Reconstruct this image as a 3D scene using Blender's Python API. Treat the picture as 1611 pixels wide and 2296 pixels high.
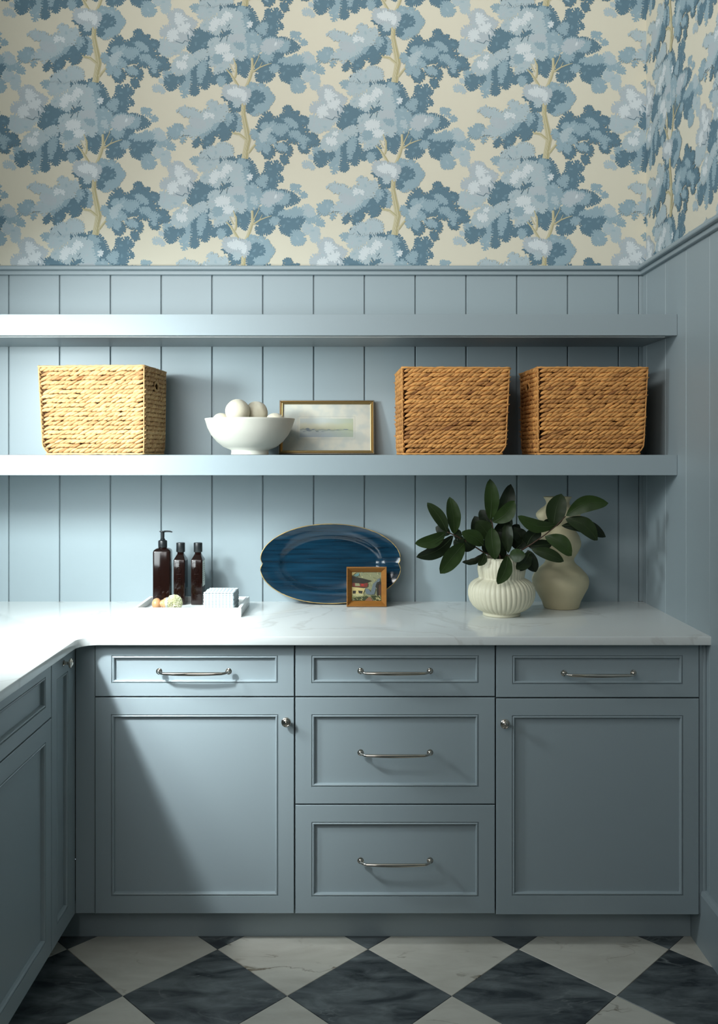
import bpy, bmesh, math, random
from mathutils import Vector, Matrix
from mathutils.geometry import tessellate_polygon
S = bpy.context.scene
for o in list(bpy.data.objects):
    bpy.data.objects.remove(o, do_unlink=True)
PI = math.pi
# ------------------------------------------------------------------ camera
F_PX, CXP, CYP, DIST, EYE = 2164.0, 790.0, 1014.0, 3.40, 1.44
cam_d = bpy.data.cameras.new('camera'); cam = bpy.data.objects.new('camera', cam_d)
S.collection.objects.link(cam); S.camera = cam
cam_d.sensor_fit = 'HORIZONTAL'; cam_d.sensor_width = 36
cam_d.lens = 36 * F_PX / 1611
cam_d.shift_x = (805.5 - CXP) / 1611
cam_d.shift_y = -(1148 - CYP) / 1611
cam_d.clip_start = 0.05
cam.location = (0, -DIST, EYE)
cam.rotation_euler = (PI / 2, 0, 0)
# ------------------------------------------------------------------ world, lamps, exposure
W = bpy.data.worlds.new('world'); S.world = W; W.use_nodes = True
W.node_tree.nodes['Background'].inputs[0].default_value = (0.72, 0.86, 1.0, 1)
W.node_tree.nodes['Background'].inputs[1].default_value = 0.6
S.view_settings.view_transform = 'Standard'; S.view_settings.look = 'None'
S.view_settings.gamma = 1; S.view_settings.use_curve_mapping = False
S.view_settings.exposure = 0.0

def area(name, loc, direction, sx, sy, power, col, spread=PI):
    l = bpy.data.lights.new(name, 'AREA'); l.shape = 'RECTANGLE'; l.size = sx; l.size_y = sy
    l.energy = power; l.color = col; l.spread = spread
    o = bpy.data.objects.new(name, l); S.collection.objects.link(o); o.location = loc
    o.rotation_euler = Vector(direction).to_track_quat('-Z', 'Y').to_euler()
    return o
WX = -1.37          # left wall plane
# daylight: the bright patch of sky in the side window, the rest of that window; rear and high lamps are added fills
area('window_daylight_key', (WX - 0.02, -1.15, 1.76), (0.52, 0.80, -0.42), 0.22, 0.22, 10.5, (0.88, 0.98, 1.0), math.radians(100))
area('window_daylight_low', (WX - 0.02, -1.95, 2.20), (0.76, 1.34, -1.36), 0.16, 0.16, 3.6, (0.90, 0.975, 1.0), math.radians(32))
area('window_daylight', (WX - 0.02, -1.50, 1.70), (0.34, 0.9, -0.35), 1.15, 0.85, 9, (0.88, 0.975, 1.0), math.radians(84))
area('added_rear_fill', (-0.80, -4.26, 2.60), (0.35, 1, 0.0), 0.9, 1.1, 18, (1.0, 0.985, 0.97))  # added ambient fill from behind the camera, no known window there
area('added_wallpaper_fill', (WX - 0.02, -2.55, 2.90), (0.80, 1.15, 0.12), 1.3, 0.45, 22, (1.0, 0.985, 0.96), math.radians(95))  # added to brighten the wallpaper, not a known window

# ------------------------------------------------------------------ materials
def lin(c):
    return tuple(((v / 255) / 12.92 if v / 255 <= 0.04045 else ((v / 255 + 0.055) / 1.055) ** 2.4) for v in c) + (1,)
def mat(name, rgb, rough=0.5, metal=0.0, spec=0.5, coat=0.0, bump=None, vary=None, sheen=0):
    m = bpy.data.materials.new(name); m.use_nodes = True
    nt = m.node_tree; b = nt.nodes['Principled BSDF']
    c = lin(rgb)
    b.inputs['Base Color'].default_value = c
    b.inputs['Roughness'].default_value = rough; b.inputs['Metallic'].default_value = metal
    b.inputs['Specular IOR Level'].default_value = spec
    b.inputs['Coat Weight'].default_value = coat; b.inputs['Coat Roughness'].default_value = 0.05
    if sheen: b.inputs['Sheen Weight'].default_value = sheen
    tc = nt.nodes.new('ShaderNodeTexCoord')
    if vary:                     # (scale, amount, stretch)
        n = nt.nodes.new('ShaderNodeTexNoise'); n.inputs['Scale'].default_value = vary[0]
        n.inputs['Detail'].default_value = 5
        mp = nt.nodes.new('ShaderNodeMapping'); mp.inputs['Scale'].default_value = vary[2] if len(vary) > 2 else (1, 1, 1)
        nt.links.new(tc.outputs['Object'], mp.inputs['Vector']); nt.links.new(mp.outputs[0], n.inputs['Vector'])
        r = nt.nodes.new('ShaderNodeMapRange'); r.inputs['From Min'].default_value = 0.3; r.inputs['From Max'].default_value = 0.7
        r.inputs['To Min'].default_value = 1 - vary[1]; r.inputs['To Max'].default_value = 1 + vary[1]
        nt.links.new(n.outputs['Fac'], r.inputs['Value'])
        h = nt.nodes.new('ShaderNodeVectorMath'); h.operation = 'SCALE'; h.inputs[0].default_value = c[:3]
        nt.links.new(r.outputs[0], h.inputs['Scale']); nt.links.new(h.outputs[0], b.inputs['Base Color'])
    if bump:                     # (scale, strength)
        n2 = nt.nodes.new('ShaderNodeTexNoise'); n2.inputs['Scale'].default_value = bump[0]; n2.inputs['Detail'].default_value = 3
        nt.links.new(tc.outputs['Object'], n2.inputs['Vector'])
        bp = nt.nodes.new('ShaderNodeBump'); bp.inputs['Strength'].default_value = bump[1]; bp.inputs['Distance'].default_value = 0.001
        nt.links.new(n2.outputs['Fac'], bp.inputs['Height']); nt.links.new(bp.outputs[0], b.inputs['Normal'])
    return m
PAINT = mat('blue_grey_paint', (152, 165, 170), 0.38, bump=(60, 0.06))
PAINTW = mat('blue_grey_wall_paint', (152, 166, 171), 0.42, bump=(45, 0.08))
CREAMW = mat('cream_wall', (214, 208, 184), 0.8)
CEIL = mat('ceiling_white', (225, 226, 222), 0.8)
DARK = mat('dark_gap', (18, 22, 24), 0.8)
NICKEL = mat('polished_nickel', (205, 198, 188), 0.08, metal=1.0)
WHITEM = mat('white_stone', (236, 238, 236), 0.35, vary=(14, 0.03))
def quartz():
    m = mat('white_quartz', (232, 235, 233), 0.13, spec=0.5)
    nt = m.node_tree; b = nt.nodes['Principled BSDF']; tc = nt.nodes.new('ShaderNodeTexCoord')
    n = nt.nodes.new('ShaderNodeTexNoise'); n.inputs['Scale'].default_value = 1.7; n.inputs['Detail'].default_value = 9
    n.inputs['Distortion'].default_value = 1.3
    nt.links.new(tc.outputs['Object'], n.inputs['Vector'])
    r = nt.nodes.new('ShaderNodeValToRGB'); e = r.color_ramp.elements
    e[0].position = 0.485; e[0].color = lin((215, 219, 217)); e[1].position = 0.515; e[1].color = lin((217, 221, 219))
    k = r.color_ramp.elements.new(0.5); k.color = lin((204, 206, 203))
    nt.links.new(n.outputs['Fac'], r.inputs['Fac']); nt.links.new(r.outputs[0], b.inputs['Base Color'])
    return m
QUARTZ = quartz()
def marble(name, base, vein, vein2, vscale, width, rough, cloud):
    m = mat(name, base, rough)
    nt = m.node_tree; b = nt.nodes['Principled BSDF']; N = nt.nodes.new; L = nt.links.new
    tc = N('ShaderNodeTexCoord'); oi = N('ShaderNodeObjectInfo')
    cm = N('ShaderNodeVectorMath'); cm.operation = 'SCALE'; cm.inputs[0].default_value = (31, 17, 53)
    L(oi.outputs['Random'], cm.inputs['Scale'])
    ad = N('ShaderNodeVectorMath'); ad.operation = 'ADD'; L(tc.outputs['Object'], ad.inputs[0]); L(cm.outputs[0], ad.inputs[1])
    mp = N('ShaderNodeMapping'); mp.inputs['Scale'].default_value = (1, 2.6, 1); mp.inputs['Rotation'].default_value = (0, 0, 0.35)
    L(ad.outputs[0], mp.inputs['Vector'])
    n1 = N('ShaderNodeTexNoise'); n1.inputs['Scale'].default_value = cloud; n1.inputs['Detail'].default_value = 8; n1.inputs['Roughness'].default_value = 0.62
    n1.inputs['Distortion'].default_value = 0.6
    L(mp.outputs[0], n1.inputs['Vector'])
    r1 = N('ShaderNodeValToRGB'); r1.color_ramp.elements[0].position = 0.36; r1.color_ramp.elements[0].color = lin(base)
    r1.color_ramp.elements[1].position = 0.72; r1.color_ramp.elements[1].color = lin(vein2)
    L(n1.outputs['Fac'], r1.inputs['Fac'])
    n2 = N('ShaderNodeTexNoise'); n2.inputs['Scale'].default_value = vscale; n2.inputs['Detail'].default_value = 6; n2.inputs['Distortion'].default_value = 0.8
    L(mp.outputs[0], n2.inputs['Vector'])
    r2 = N('ShaderNodeValToRGB'); e = r2.color_ramp.elements
    e[0].position = 0.5 - width; e[0].color = (0, 0, 0, 1); e[1].position = 0.5 + width; e[1].color = (0, 0, 0, 1)
    k = e.new(0.5); k.color = (1, 1, 1, 1)
    L(n2.outputs['Fac'], r2.inputs['Fac'])
    n3 = N('ShaderNodeTexNoise'); n3.inputs['Scale'].default_value = 6; L(ad.outputs[0], n3.inputs['Vector'])
    r3 = N('ShaderNodeMapRange'); r3.inputs['From Min'].default_value = 0.52; r3.inputs['From Max'].default_value = 0.68
    L(n3.outputs['Fac'], r3.inputs['Value'])
    mu = N('ShaderNodeMath'); mu.operation = 'MULTIPLY'; L(r2.outputs[0], mu.inputs[0]); L(r3.outputs[0], mu.inputs[1])
    mx = N('ShaderNodeMix'); mx.data_type = 'RGBA'; mx.inputs['B'].default_value = lin(vein)
    L(mu.outputs[0], mx.inputs['Factor']); L(r1.outputs[0], mx.inputs['A']); L(mx.outputs['Result'], b.inputs['Base Color'])
    return m
MWHITE = marble('white_marble', (216, 213, 202), (112, 98, 76), (196, 192, 180), 3.0, 0.012, 0.3, 5)
MBLACK = marble('blue_black_marble', (48, 55, 60), (124, 130, 130), (124, 132, 134), 5.0, 0.02, 0.3, 7)
GROUT = mat('grout', (120, 104, 84), 0.9)

# ------------------------------------------------------------------ object helpers
COL = S.collection
def link(name, me, parent=None, label=None, cat=None, group=None, kind=None):
    o = bpy.data.objects.new(name, me); COL.objects.link(o)
    if parent: o.parent = parent
    tag(o, label, cat, group, kind)
    return o
def tag(o, label=None, cat=None, group=None, kind=None):
    if label: o['label'] = label
    if cat: o['category'] = cat
    if group: o['group'] = group
    if kind: o['kind'] = kind
    return o
def thing(name, loc, label, cat, group=None, rz=0.0, rx=0.0):
    o = link(name, None, None, label, cat, group); o.location = loc; o.rotation_euler = (rx, 0, rz)
    o.empty_display_size = 0.05
    return o
def struct(name, parent=None, loc=(0, 0, 0)):
    o = link(name, None, parent, kind='structure'); o.location = loc
    return o
def copy_tree(o, parent=None):
    c = o.copy(); COL.objects.link(c)
    c.parent = parent
    for ch in [k for k in bpy.data.objects if k.parent is o]:
        copy_tree(ch, c)
    return c

class MB:
    def __init__(s): s.v = []; s.f = []; s.m = []; s.c = []; s.M = Matrix(); s.cur = 0
    def add(s, vs, fs, mi=None):
        n = len(s.v); s.v += [tuple(s.M @ Vector(p)) for p in vs]
        s.f += [tuple(i + n for i in f) for f in fs]; s.m += [s.cur if mi is None else mi] * len(fs)
    def box(s, x0, x1, y0, y1, z0, z1, c=0.0, mi=None):
        if x1 < x0: x0, x1 = x1, x0
        if y1 < y0: y0, y1 = y1, y0
        if z1 < z0: z0, z1 = z1, z0
        if c <= 0:
            s.add([(x, y, z) for x in (x0, x1) for y in (y0, y1) for z in (z0, z1)],
                  [(0, 1, 3, 2), (4, 6, 7, 5), (0, 4, 5, 1), (2, 3, 7, 6), (0, 2, 6, 4), (1, 5, 7, 3)], mi); return
        bm = bmesh.new(); bmesh.ops.create_cube(bm, size=1)
        for v in bm.verts:
            v.co = ((x0 + x1) / 2 + v.co.x * (x1 - x0), (y0 + y1) / 2 + v.co.y * (y1 - y0), (z0 + z1) / 2 + v.co.z * (z1 - z0))
        bmesh.ops.bevel(bm, geom=bm.edges[:], offset=c, segments=2, profile=0.5, affect='EDGES')
        s.bm(bm, mi)
    def bm(s, bm, mi=None):
        bm.verts.index_update()
        s.add([v.co[:] for v in bm.verts], [tuple(v.index for v in f.verts) for f in bm.faces], mi); bm.free()
    def rings(s, rings, closed=True, cap0=False, cap1=False, mi=None, loop=False):
        n = len(rings[0]); vs = [p for r in rings for p in r]; fs = []
        R = len(rings)
        for i in range(R if loop else R - 1):
            a = i * n; b = ((i + 1) % R) * n
            for j in range(n if closed else n - 1):
                k = (j + 1) % n; fs.append((a + j, a + k, b + k, b + j))
        if cap0: fs.append(tuple(range(n))[::-1])
        if cap1: fs.append(tuple((R - 1) * n + j for j in range(n)))
        s.add(vs, fs, mi)
    def lathe(s, prof, seg=40, cx=0, cy=0, z0=0, axis='Z', cap0=True, cap1=True, mi=None, rib=None, lean=0):
        rs = []
        for (r, z) in prof:
            ring = []
            for j in range(seg):
                a = 2 * PI * j / seg
                rr = r if rib is None else r + rib(a, z, r)
                p = (rr * math.cos(a), rr * math.sin(a), z)
                if axis == 'X': p = (p[2], p[0], p[1])
                if axis == 'Y': p = (p[0], -p[2], p[1])
                ring.append((p[0] + cx + lean * z, p[1] + cy, p[2] + z0))
            rs.append(ring)
        s.rings(rs, True, cap0, cap1, mi)
    def tube(s, pts, rad, seg=8, mi=None, caps=True):
        pts = [Vector(p) for p in pts]; n = len(pts)
        rad = [rad] * n if not hasattr(rad, '__len__') else rad
        up = Vector((0, 0, 1)); rs = []
        for i, p in enumerate(pts):
            t = (pts[min(i + 1, n - 1)] - pts[max(i - 1, 0)]).normalized()
            u = t.cross(up)
            if u.length < 1e-3: u = t.cross(Vector((1, 0, 0)))
            u.normalize(); w = t.cross(u).normalized()
            rs.append([tuple(p + rad[i] * (math.cos(2 * PI * j / seg) * u + math.sin(2 * PI * j / seg) * w)) for j in range(seg)])
        s.rings(rs, True, caps, caps, mi)
    def sphere(s, c, r, seg=16, rn=10, mi=None, sc=(1, 1, 1)):
        rs = []
        for i in range(1, rn):
            a = PI * i / rn
            rs.append([(c[0] + r * sc[0] * math.sin(a) * math.cos(2 * PI * j / seg), c[1] + r * sc[1] * math.sin(a) * math.sin(2 * PI * j / seg), c[2] - r * sc[2] * math.cos(a)) for j in range(seg)])
        s.rings(rs, True, True, True, mi)
    def frame(s, x0, x1, z0, z1, prof, yb=0.0, mi=None, fill=False, back=False):
        """rectangular loops: prof = [(inset, height towards -Y)]"""
        rs = []
        for (i, h) in prof:
            rs.append([(x0 + i, yb - h, z0 + i), (x1 - i, yb - h, z0 + i), (x1 - i, yb - h, z1 - i), (x0 + i, yb - h, z1 - i)])
        s.rings(rs, True, back, fill, mi)
    def build(s, name, mats, parent=None, smooth=False, loc=None, label=None, cat=None, group=None, kind=None, angle=0.7):
        me = bpy.data.meshes.new(name); me.from_pydata(s.v, [], s.f)
        if not isinstance(mats, (list, tuple)): mats = [mats]
        for m in mats: me.materials.append(m)
        if len(mats) > 1: me.polygons.foreach_set('material_index', s.m)
        if s.c:
            at = me.color_attributes.new('tint', 'FLOAT_COLOR', 'POINT')
            at.data.foreach_set('color', [x for c in s.c for x in (c, c, c, 1.0)])
        bm = bmesh.new(); bm.from_mesh(me); bmesh.ops.recalc_face_normals(bm, faces=bm.faces); bm.to_mesh(me); bm.free()
        if smooth:
            me.polygons.foreach_set('use_smooth', [True] * len(me.polygons))
            if smooth != 'all': me.set_sharp_from_angle(angle=angle)
        o = link(name, me, parent, label, cat, group, kind)
        if loc: o.location = loc
        return o
def at(px, py, d):          # a photo measurement at a known distance from the lens, as a point in the room
    return Vector(((px - CXP) * d / F_PX, d - DIST, EYE - (py - CYP) * d / F_PX))

# ------------------------------------------------------------------ room shell
RX, LX, REAR, TOP = 1.0244, WX, -4.2, 3.30
PT = 0.018                       # panelling thickness: plank faces at y=0 / x=RX
CAPZ = (2.063, 2.0785, 2.093)
wb = MB(); wb.box(LX - 0.1, RX + PT + 0.1, PT + 0.0005, PT + 0.12, 0, TOP); wall_back = wb.build('wall_back', CREAMW, kind='structure')
wr = MB(); wr.box(RX + PT + 0.0005, RX + PT + 0.1, REAR, PT, 0, TOP); wall_right = wr.build('wall_right', CREAMW, kind='structure')
# left wall with its window opening
WY0, WY1, WZ0, WZ1 = -2.15, -0.48, 1.12, 2.36
wl = MB()
wl.box(LX - 0.12, LX, REAR, WY0, 0, 2.62); wl.box(LX - 0.12, LX, REAR, -3.25, 2.62, TOP); wl.box(LX - 0.12, LX, -3.25, WY0, 3.18, TOP); wl.box(LX - 0.12, LX, WY1, PT, 0, TOP)
wl.box(LX - 0.12, LX, WY0, WY1, 0, WZ0); wl.box(LX - 0.12, LX, WY0, WY1, WZ1, 2.62); wl.box(LX - 0.12, LX, -1.85, WY1, 2.62, TOP)
wl.box(LX - 0.12, LX, WY0, -1.85, 3.18, TOP)
wl.build('wall_left', PAINTW, kind='structure')
w1 = struct('window_1')
f = MB()
for (a, b, c, d) in ((WY0, WY0 + 0.05, WZ0, WZ1), (WY1 - 0.05, WY1, WZ0, WZ1), (WY0 + .05, WY1 - .05, WZ0, WZ0 + 0.05), (WY0 + .05, WY1 - .05, WZ1 - 0.05, WZ1)):
    f.box(LX - 0.08, LX - 0.04, a, b, c, d, 0.004)
f.build('window_frame', WHITEM, w1)
def pane_mat():
    m = bpy.data.materials.new('clear_glass'); m.use_nodes = True; nt = m.node_tree
    out = nt.nodes['Material Output']; nt.nodes.remove(nt.nodes['Principled BSDF'])
    t = nt.nodes.new('ShaderNodeBsdfTransparent'); g = nt.nodes.new('ShaderNodeBsdfGlossy'); g.inputs['Roughness'].default_value = 0.02
    fr = nt.nodes.new('ShaderNodeFresnel'); fr.inputs['IOR'].default_value = 1.3; mx = nt.nodes.new('ShaderNodeMixShader')
    nt.links.new(fr.outputs[0], mx.inputs[0]); nt.links.new(t.outputs[0], mx.inputs[1]); nt.links.new(g.outputs[0], mx.inputs[2])
    nt.links.new(mx.outputs[0], out.inputs['Surface'])
    return m
GLASS = pane_mat()
f = MB(); f.box(LX - 0.062, LX - 0.058, WY0 + .05, WY1 - .05, WZ0 + .05, WZ1 - .05); f.build('pane', GLASS, w1)
w3 = struct('added_high_window'); f = MB()  # invented high opening that gives the wallpaper fill a source
for (a, b, c, d) in ((-3.25, -3.2, 2.62, 3.18), (-1.90, -1.85, 2.62, 3.18), (-3.2, -1.9, 2.62, 2.66), (-3.2, -1.9, 3.14, 3.18)):
    f.box(LX - 0.09, LX - 0.05, a, b, c, d, 0.004)
f.build('window_frame', WHITEM, w3)
# rear wall with an added window framing the ambient fill
RWX0, RWX1, RWZ0, RWZ1 = -1.28, -0.32, 1.9, 3.2
wq = MB()
wq.box(LX, RWX0, REAR - 0.1, REAR, 0, TOP); wq.box(RWX1, RX + PT, REAR - 0.1, REAR, 0, TOP)
wq.box(RWX0, RWX1, REAR - 0.1, REAR, 0, RWZ0); wq.box(RWX0, RWX1, REAR - 0.1, REAR, RWZ1, TOP)
wq.build('wall_rear', PAINTW, kind='structure')
w2 = struct('added_rear_window'); f = MB()
for (a, b, c, d) in ((RWX0, RWX0 + .05, RWZ0, RWZ1), (RWX1 - .05, RWX1, RWZ0, RWZ1), (RWX0 + .05, RWX1 - .05, RWZ0, RWZ0 + .05), (RWX0 + .05, RWX1 - .05, RWZ1 - .05, RWZ1), (-0.815, -0.785, RWZ0 + .05, RWZ1 - .05)):
    f.box(a, b, REAR - 0.07, REAR - 0.03, c, d, 0.004)
f.build('window_frame', WHITEM, w2)
c = MB(); c.box(LX - 0.1, RX + PT + 0.1, REAR - .1, PT + 0.12, TOP, TOP + 0.08); c.build('ceiling', CEIL, kind='structure')

# floor: slab + diagonal marble tiles
fl = MB(); fl.box(LX, RX + PT, REAR, PT, -0.08, -0.0025); floor = fl.build('floor', GROUT, kind='structure')
def clip_poly(poly, ax, val, keep_less):
    out = []; n = len(poly)
    for i in range(n):
        a = poly[i]; b = poly[(i + 1) % n]
        ia = (a[ax] <= val) == keep_less; ib = (b[ax] <= val) == keep_less
        if ia: out.append(a)
        if ia != ib:
            t = (val - a[ax]) / (b[ax] - a[ax] + 1e-12)
            out.append((a[0] + t * (b[0] - a[0]), a[1] + t * (b[1] - a[1])))
    return out
HA, HB = 0.21825, 0.240
for j in range(-1, 15):
    for i in range(-6, 7):
        cx = 0.0465 + (2 * HA) * i + (HA if j % 2 else 0); cy = -0.843 + HB - HB * (j)
        # even rows (j odd) hold the black tiles, the others the white ones
        black = (j % 2 == 1)
        cx = 0.0465 + 2 * HA * i + (0 if black else HA)
        g = 0.0012
        p = [(cx - HA + g, cy), (cx, cy - HB + g), (cx + HA - g, cy), (cx, cy + HB - g)]
        for ax, val, less in ((0, RX - 0.002, True), (0, -0.93, False), (1, -0.50, True), (1, REAR + .01, False)):
            if p: p = clip_poly(p, ax, val, less)
        if len(p) < 3: continue
        ar = abs(sum(p[k][0] * p[(k + 1) % len(p)][1] - p[(k + 1) % len(p)][0] * p[k][1] for k in range(len(p)))) / 2
        if ar < 2e-4: continue
        mx = sum(q[0] for q in p) / len(p); my = sum(q[1] for q in p) / len(p)
        m = MB(); k = 1 - 0.004
        m.rings([[(q[0] - mx, q[1] - my, -0.0024) for q in p], [(q[0] - mx, q[1] - my, -0.0008) for q in p],
                 [((q[0] - mx) * k, (q[1] - my) * k, 0.0) for q in p]], True, True, True)
        m.build('tile', MBLACK if black else MWHITE, floor, loc=(mx, my, 0))

# planks of the vertical panelling
PITCH = 0.1791
plank_me = {}
def plank_mesh(w, z0, z1):
    key = (round(w, 4), z0, z1)
    if key not in plank_me:
        m = MB(); c_ = 0.0015
        prof = [(0, PT), (0, c_), (c_, 0), (w - c_, 0), (w, c_), (w, PT)]
        m.rings([[(x, y, z0) for x, y in prof], [(x, y, z1) for x, y in prof]], True, True, True)
        o = m.build('plank', PAINTW); plank_me[key] = o.data; bpy.data.objects.remove(o)
    return plank_me[key]
G = 0.0044
edges = [LX] + [0.044 + PITCH * k for k in range(-8, 6) if LX + .03 < 0.044 + PITCH * k < RX - 0.01] + [RX - 0.012]
for a, b in zip(edges, edges[1:]):
    o = link('plank', plank_mesh(b - a - G, 0.905, 2.067), wall_back); o.location = (a + G / 2, 0, 0)
rail = MB(); rail.box(LX, RX - .012, 0.007, PT, 0.905, 2.066); rail.build('backing_board', PAINTW, wall_back)
re_ = [0.0, -0.046] + [-0.247 - 0.195 * k for k in range(0, 19)]
for a, b in zip(re_, re_[1:]):
    z0 = 0.165 if b < -0.62 else 0.1
    o = link('plank', plank_mesh(abs(b - a) - G * 0.7, z0, 2.067), wall_right)
    o.location = (RX, a - G / 2 * 0.7, 0); o.rotation_euler = (0, 0, -PI / 2)
rail = MB(); rail.box(RX + 0.007, RX + PT, -3.75, 0, 0.1, 2.066); rail.build('backing_board', PAINTW, wall_right)
m = MB(); m.box(RX - 0.012, RX + 0.004, -0.0, 0.008, 0.914, 2.064, 0.002); m.build('corner_bead', PAINTW, wall_back)

# moulded cap rail (two steps), mitred round the corner
def cap_rail():
    t1 = struct('trim_1'); t2 = struct('trim_2')
    prof = [(0, CAPZ[0]), (0.011, CAPZ[0]), (0.0125, CAPZ[0] + .0015), (0.0125, CAPZ[1] - .002), (0.0115, CAPZ[1]), (0.026, CAPZ[1]), (0.028, CAPZ[1] + .003), (0.028, CAPZ[2] - .004), (0.024, CAPZ[2]), (-PT, CAPZ[2]), (-PT, CAPZ[0] + 0.006), (0, CAPZ[0] + .006)]
    m = MB(); m.rings([[(LX, -o, z) for o, z in prof], [(RX - o, -o, z) for o, z in prof]], True, True, True); m.build('cap_moulding', PAINTW, t1)
    m = MB(); m.rings([[(RX - o, -o, z) for o, z in prof], [(RX - o, -3.75, z) for o, z in prof]], True, True, True); m.build('cap_moulding', PAINTW, t2)
cap_rail()
bb = MB(); prof = [(0, 0), (0.016, 0), (0.016, 0.160), (0.012, 0.168), (0.006, 0.172), (0, 0.173)]
bb.rings([[(RX - o, -0.50, z) for o, z in prof], [(RX - o, -3.75, z) for o, z in prof]], True, True, True)
bb.build('baseboard_right', PAINT, kind='structure')
# ------------------------------------------------------------------ wallpaper print
BL = []      # (colour, polygon) in tracing units, back to front
def B(c, *pts): BL.append((c, list(pts)))
B('D',(1100,110),(1200,60),(1330,50),(1440,90),(1530,40),(1630,60),(1680,130),(1780,240),(1800,340),(1840,420),(1850,600),(1600,640),(1500,300),(1300,180),(1150,180))
B('D',(1840,640),(1860,380),(1960,290),(1935,230),(1960,160),(2040,160),(2060,200),(2110,140),(2180,170),(2240,250),(2250,310),(2180,340),(2160,380),(2260,430),(2240,500),(2150,490),(2140,560),(2110,660),(2000,700))
B('D',(1900,660),(2110,650),(2200,640),(2290,660),(2400,690),(2470,740),(2550,810),(2490,870),(2400,890),(2320,930),(2240,950),(2000,960),(1850,800))
B('M',(2370,560),(2450,545),(2560,580),(2490,620),(2560,660),(2480,690),(2400,650))
B('M',(2530,710),(2610,680),(2660,730),(2640,780),(2570,780))
B('L',(2560,1240),(2640,1200),(2760,1250),(2850,1300),(2890,1400),(2870,1450),(2890,1560),(2790,1550),(2740,1500),(2700,1400),(2600,1380))
B('M',(2160,1050),(2250,980),(2330,1010),(2450,940),(2560,960),(2640,940),(2700,980),(2790,1050),(2850,1080),(2900,1150),(2980,1210),(2950,1270),(2850,1260),(2780,1200),(2660,1210),(2600,1160),(2520,1080),(2430,1120),(2340,1090),(2250,1110))
B('L',(2550,1010),(2580,930),(2650,890),(2740,940),(2790,1030),(2790,1080),(2700,1110),(2640,1080))
B('D',(2050,900),(2230,930),(2260,1090),(2450,1080),(2610,1120),(2620,1190),(2550,1240),(2530,1340),(2430,1430),(2350,1430),(2240,1400),(2190,1320),(2200,1250),(2100,1180),(1990,1050))
B('M',(2160,1050),(2250,1000),(2330,1010),(2450,960),(2560,970),(2600,1020),(2520,1080),(2430,1120),(2340,1090),(2250,1100))
B('D',(1700,950),(2060,950),(2120,1100),(2090,1290),(2060,1360),(1980,1400),(1880,1420),(1800,1390),(1770,1300),(1820,1240),(1740,1200))
B('D',(1430,960),(1720,950),(1690,1150),(1650,1250),(1600,1350),(1530,1290),(1500,1220),(1480,1290),(1440,1180))
B('D',(960,1330),(1050,1290),(1150,1200),(1330,1180),(1370,1300),(1360,1400),(1300,1440),(1240,1420),(1150,1390),(1050,1460),(1000,1400))
B('D',(870,930),(960,900),(1000,960),(1010,1100),(980,1160),(1040,1300),(980,1400),(980,1460),(950,1520),(880,1530),(820,1480),(800,1420),(730,1300),(720,1150),(800,1000))
B('M',(560,1130),(740,1150),(750,1250),(700,1330),(660,1430),(640,1560),(600,1640),(540,1690),(510,1640),(500,1560),(460,1530),(500,1430),(540,1400),(530,1280),(600,1200))
B('D',(680,1180),(780,1100),(800,1400),(780,1500),(810,1560),(780,1610),(710,1650),(650,1600),(660,1500),(670,1400))
B('M',(800,1100),(850,1040),(930,1060),(920,1150),(910,1250),(860,1330),(850,1420),(790,1420),(780,1260))
B('M',(190,1210),(260,1190),(360,1260),(290,1300),(250,1380),(200,1330),(190,1260))
B('D',(290,1300),(390,1290),(500,1290),(570,1330),(520,1420),(440,1470),(420,1500),(350,1540),(300,1570),(240,1500),(190,1430),(200,1370))
B('M',(1110,1380),(1160,1300),(1250,1360),(1240,1450),(1190,1490),(1140,1450))
B('M',(2400,1370),(2480,1330),(2600,1400),(2640,1500),(2600,1550),(2590,1580),(2450,1590),(2390,1540),(2390,1440))
B('L',(0,1500),(60,1460),(150,1480),(180,1530),(220,1580),(180,1620),(90,1560),(30,1580))
B('L',(110,1370),(170,1370),(190,1410),(140,1430))
B('M',(660,110),(730,70),(830,90),(860,150),(790,200),(700,200),(670,150))
B('L',(800,-20),(1000,-30),(1120,60),(1150,200),(1110,250),(980,300),(900,320),(800,320),(770,250),(760,180),(860,100))
B('L',(130,680),(300,700),(420,740),(560,700),(660,760),(560,800),(500,860),(440,930),(340,920),(310,980),(200,980),(150,930),(70,880),(60,800),(100,740))
B('L2',(410,150),(520,190),(560,250),(620,290),(760,370),(770,420),(700,470),(720,600),(680,680),(560,720),(480,740),(400,740),(300,700),(280,660),(180,650),(130,560),(150,500),(200,450),(300,440),(290,370),(320,340),(250,270),(340,200))
B('D',(720,530),(830,480),(960,540),(1010,520),(1060,600),(1180,590),(1260,490),(1380,480),(1400,580),(1300,620),(1150,640),(1050,660),(960,780),(950,860),(820,870),(760,900),(700,940),(640,880),(590,840),(640,760),(650,680),(710,610))
B('L',(500,910),(600,900),(640,960),(700,940),(800,880),(900,850),(960,880),(930,950),(950,1030),(860,1010),(800,1050),(760,1110),(700,1140),(640,1180),(600,1250),(500,1290),(400,1290),(340,1220),(310,1150),(370,1080),(370,1020),(490,980))
B('M',(1480,120),(1560,100),(1640,150),(1660,240),(1560,260),(1480,200))
B('M',(1500,300),(1670,290),(1680,400),(1640,520),(1540,560))
B('M',(1560,560),(1700,530),(1780,560),(1850,620),(1880,700),(1850,800),(1830,900),(1800,960),(1740,960),(1700,1030),(1650,1000),(1560,900))
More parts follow.
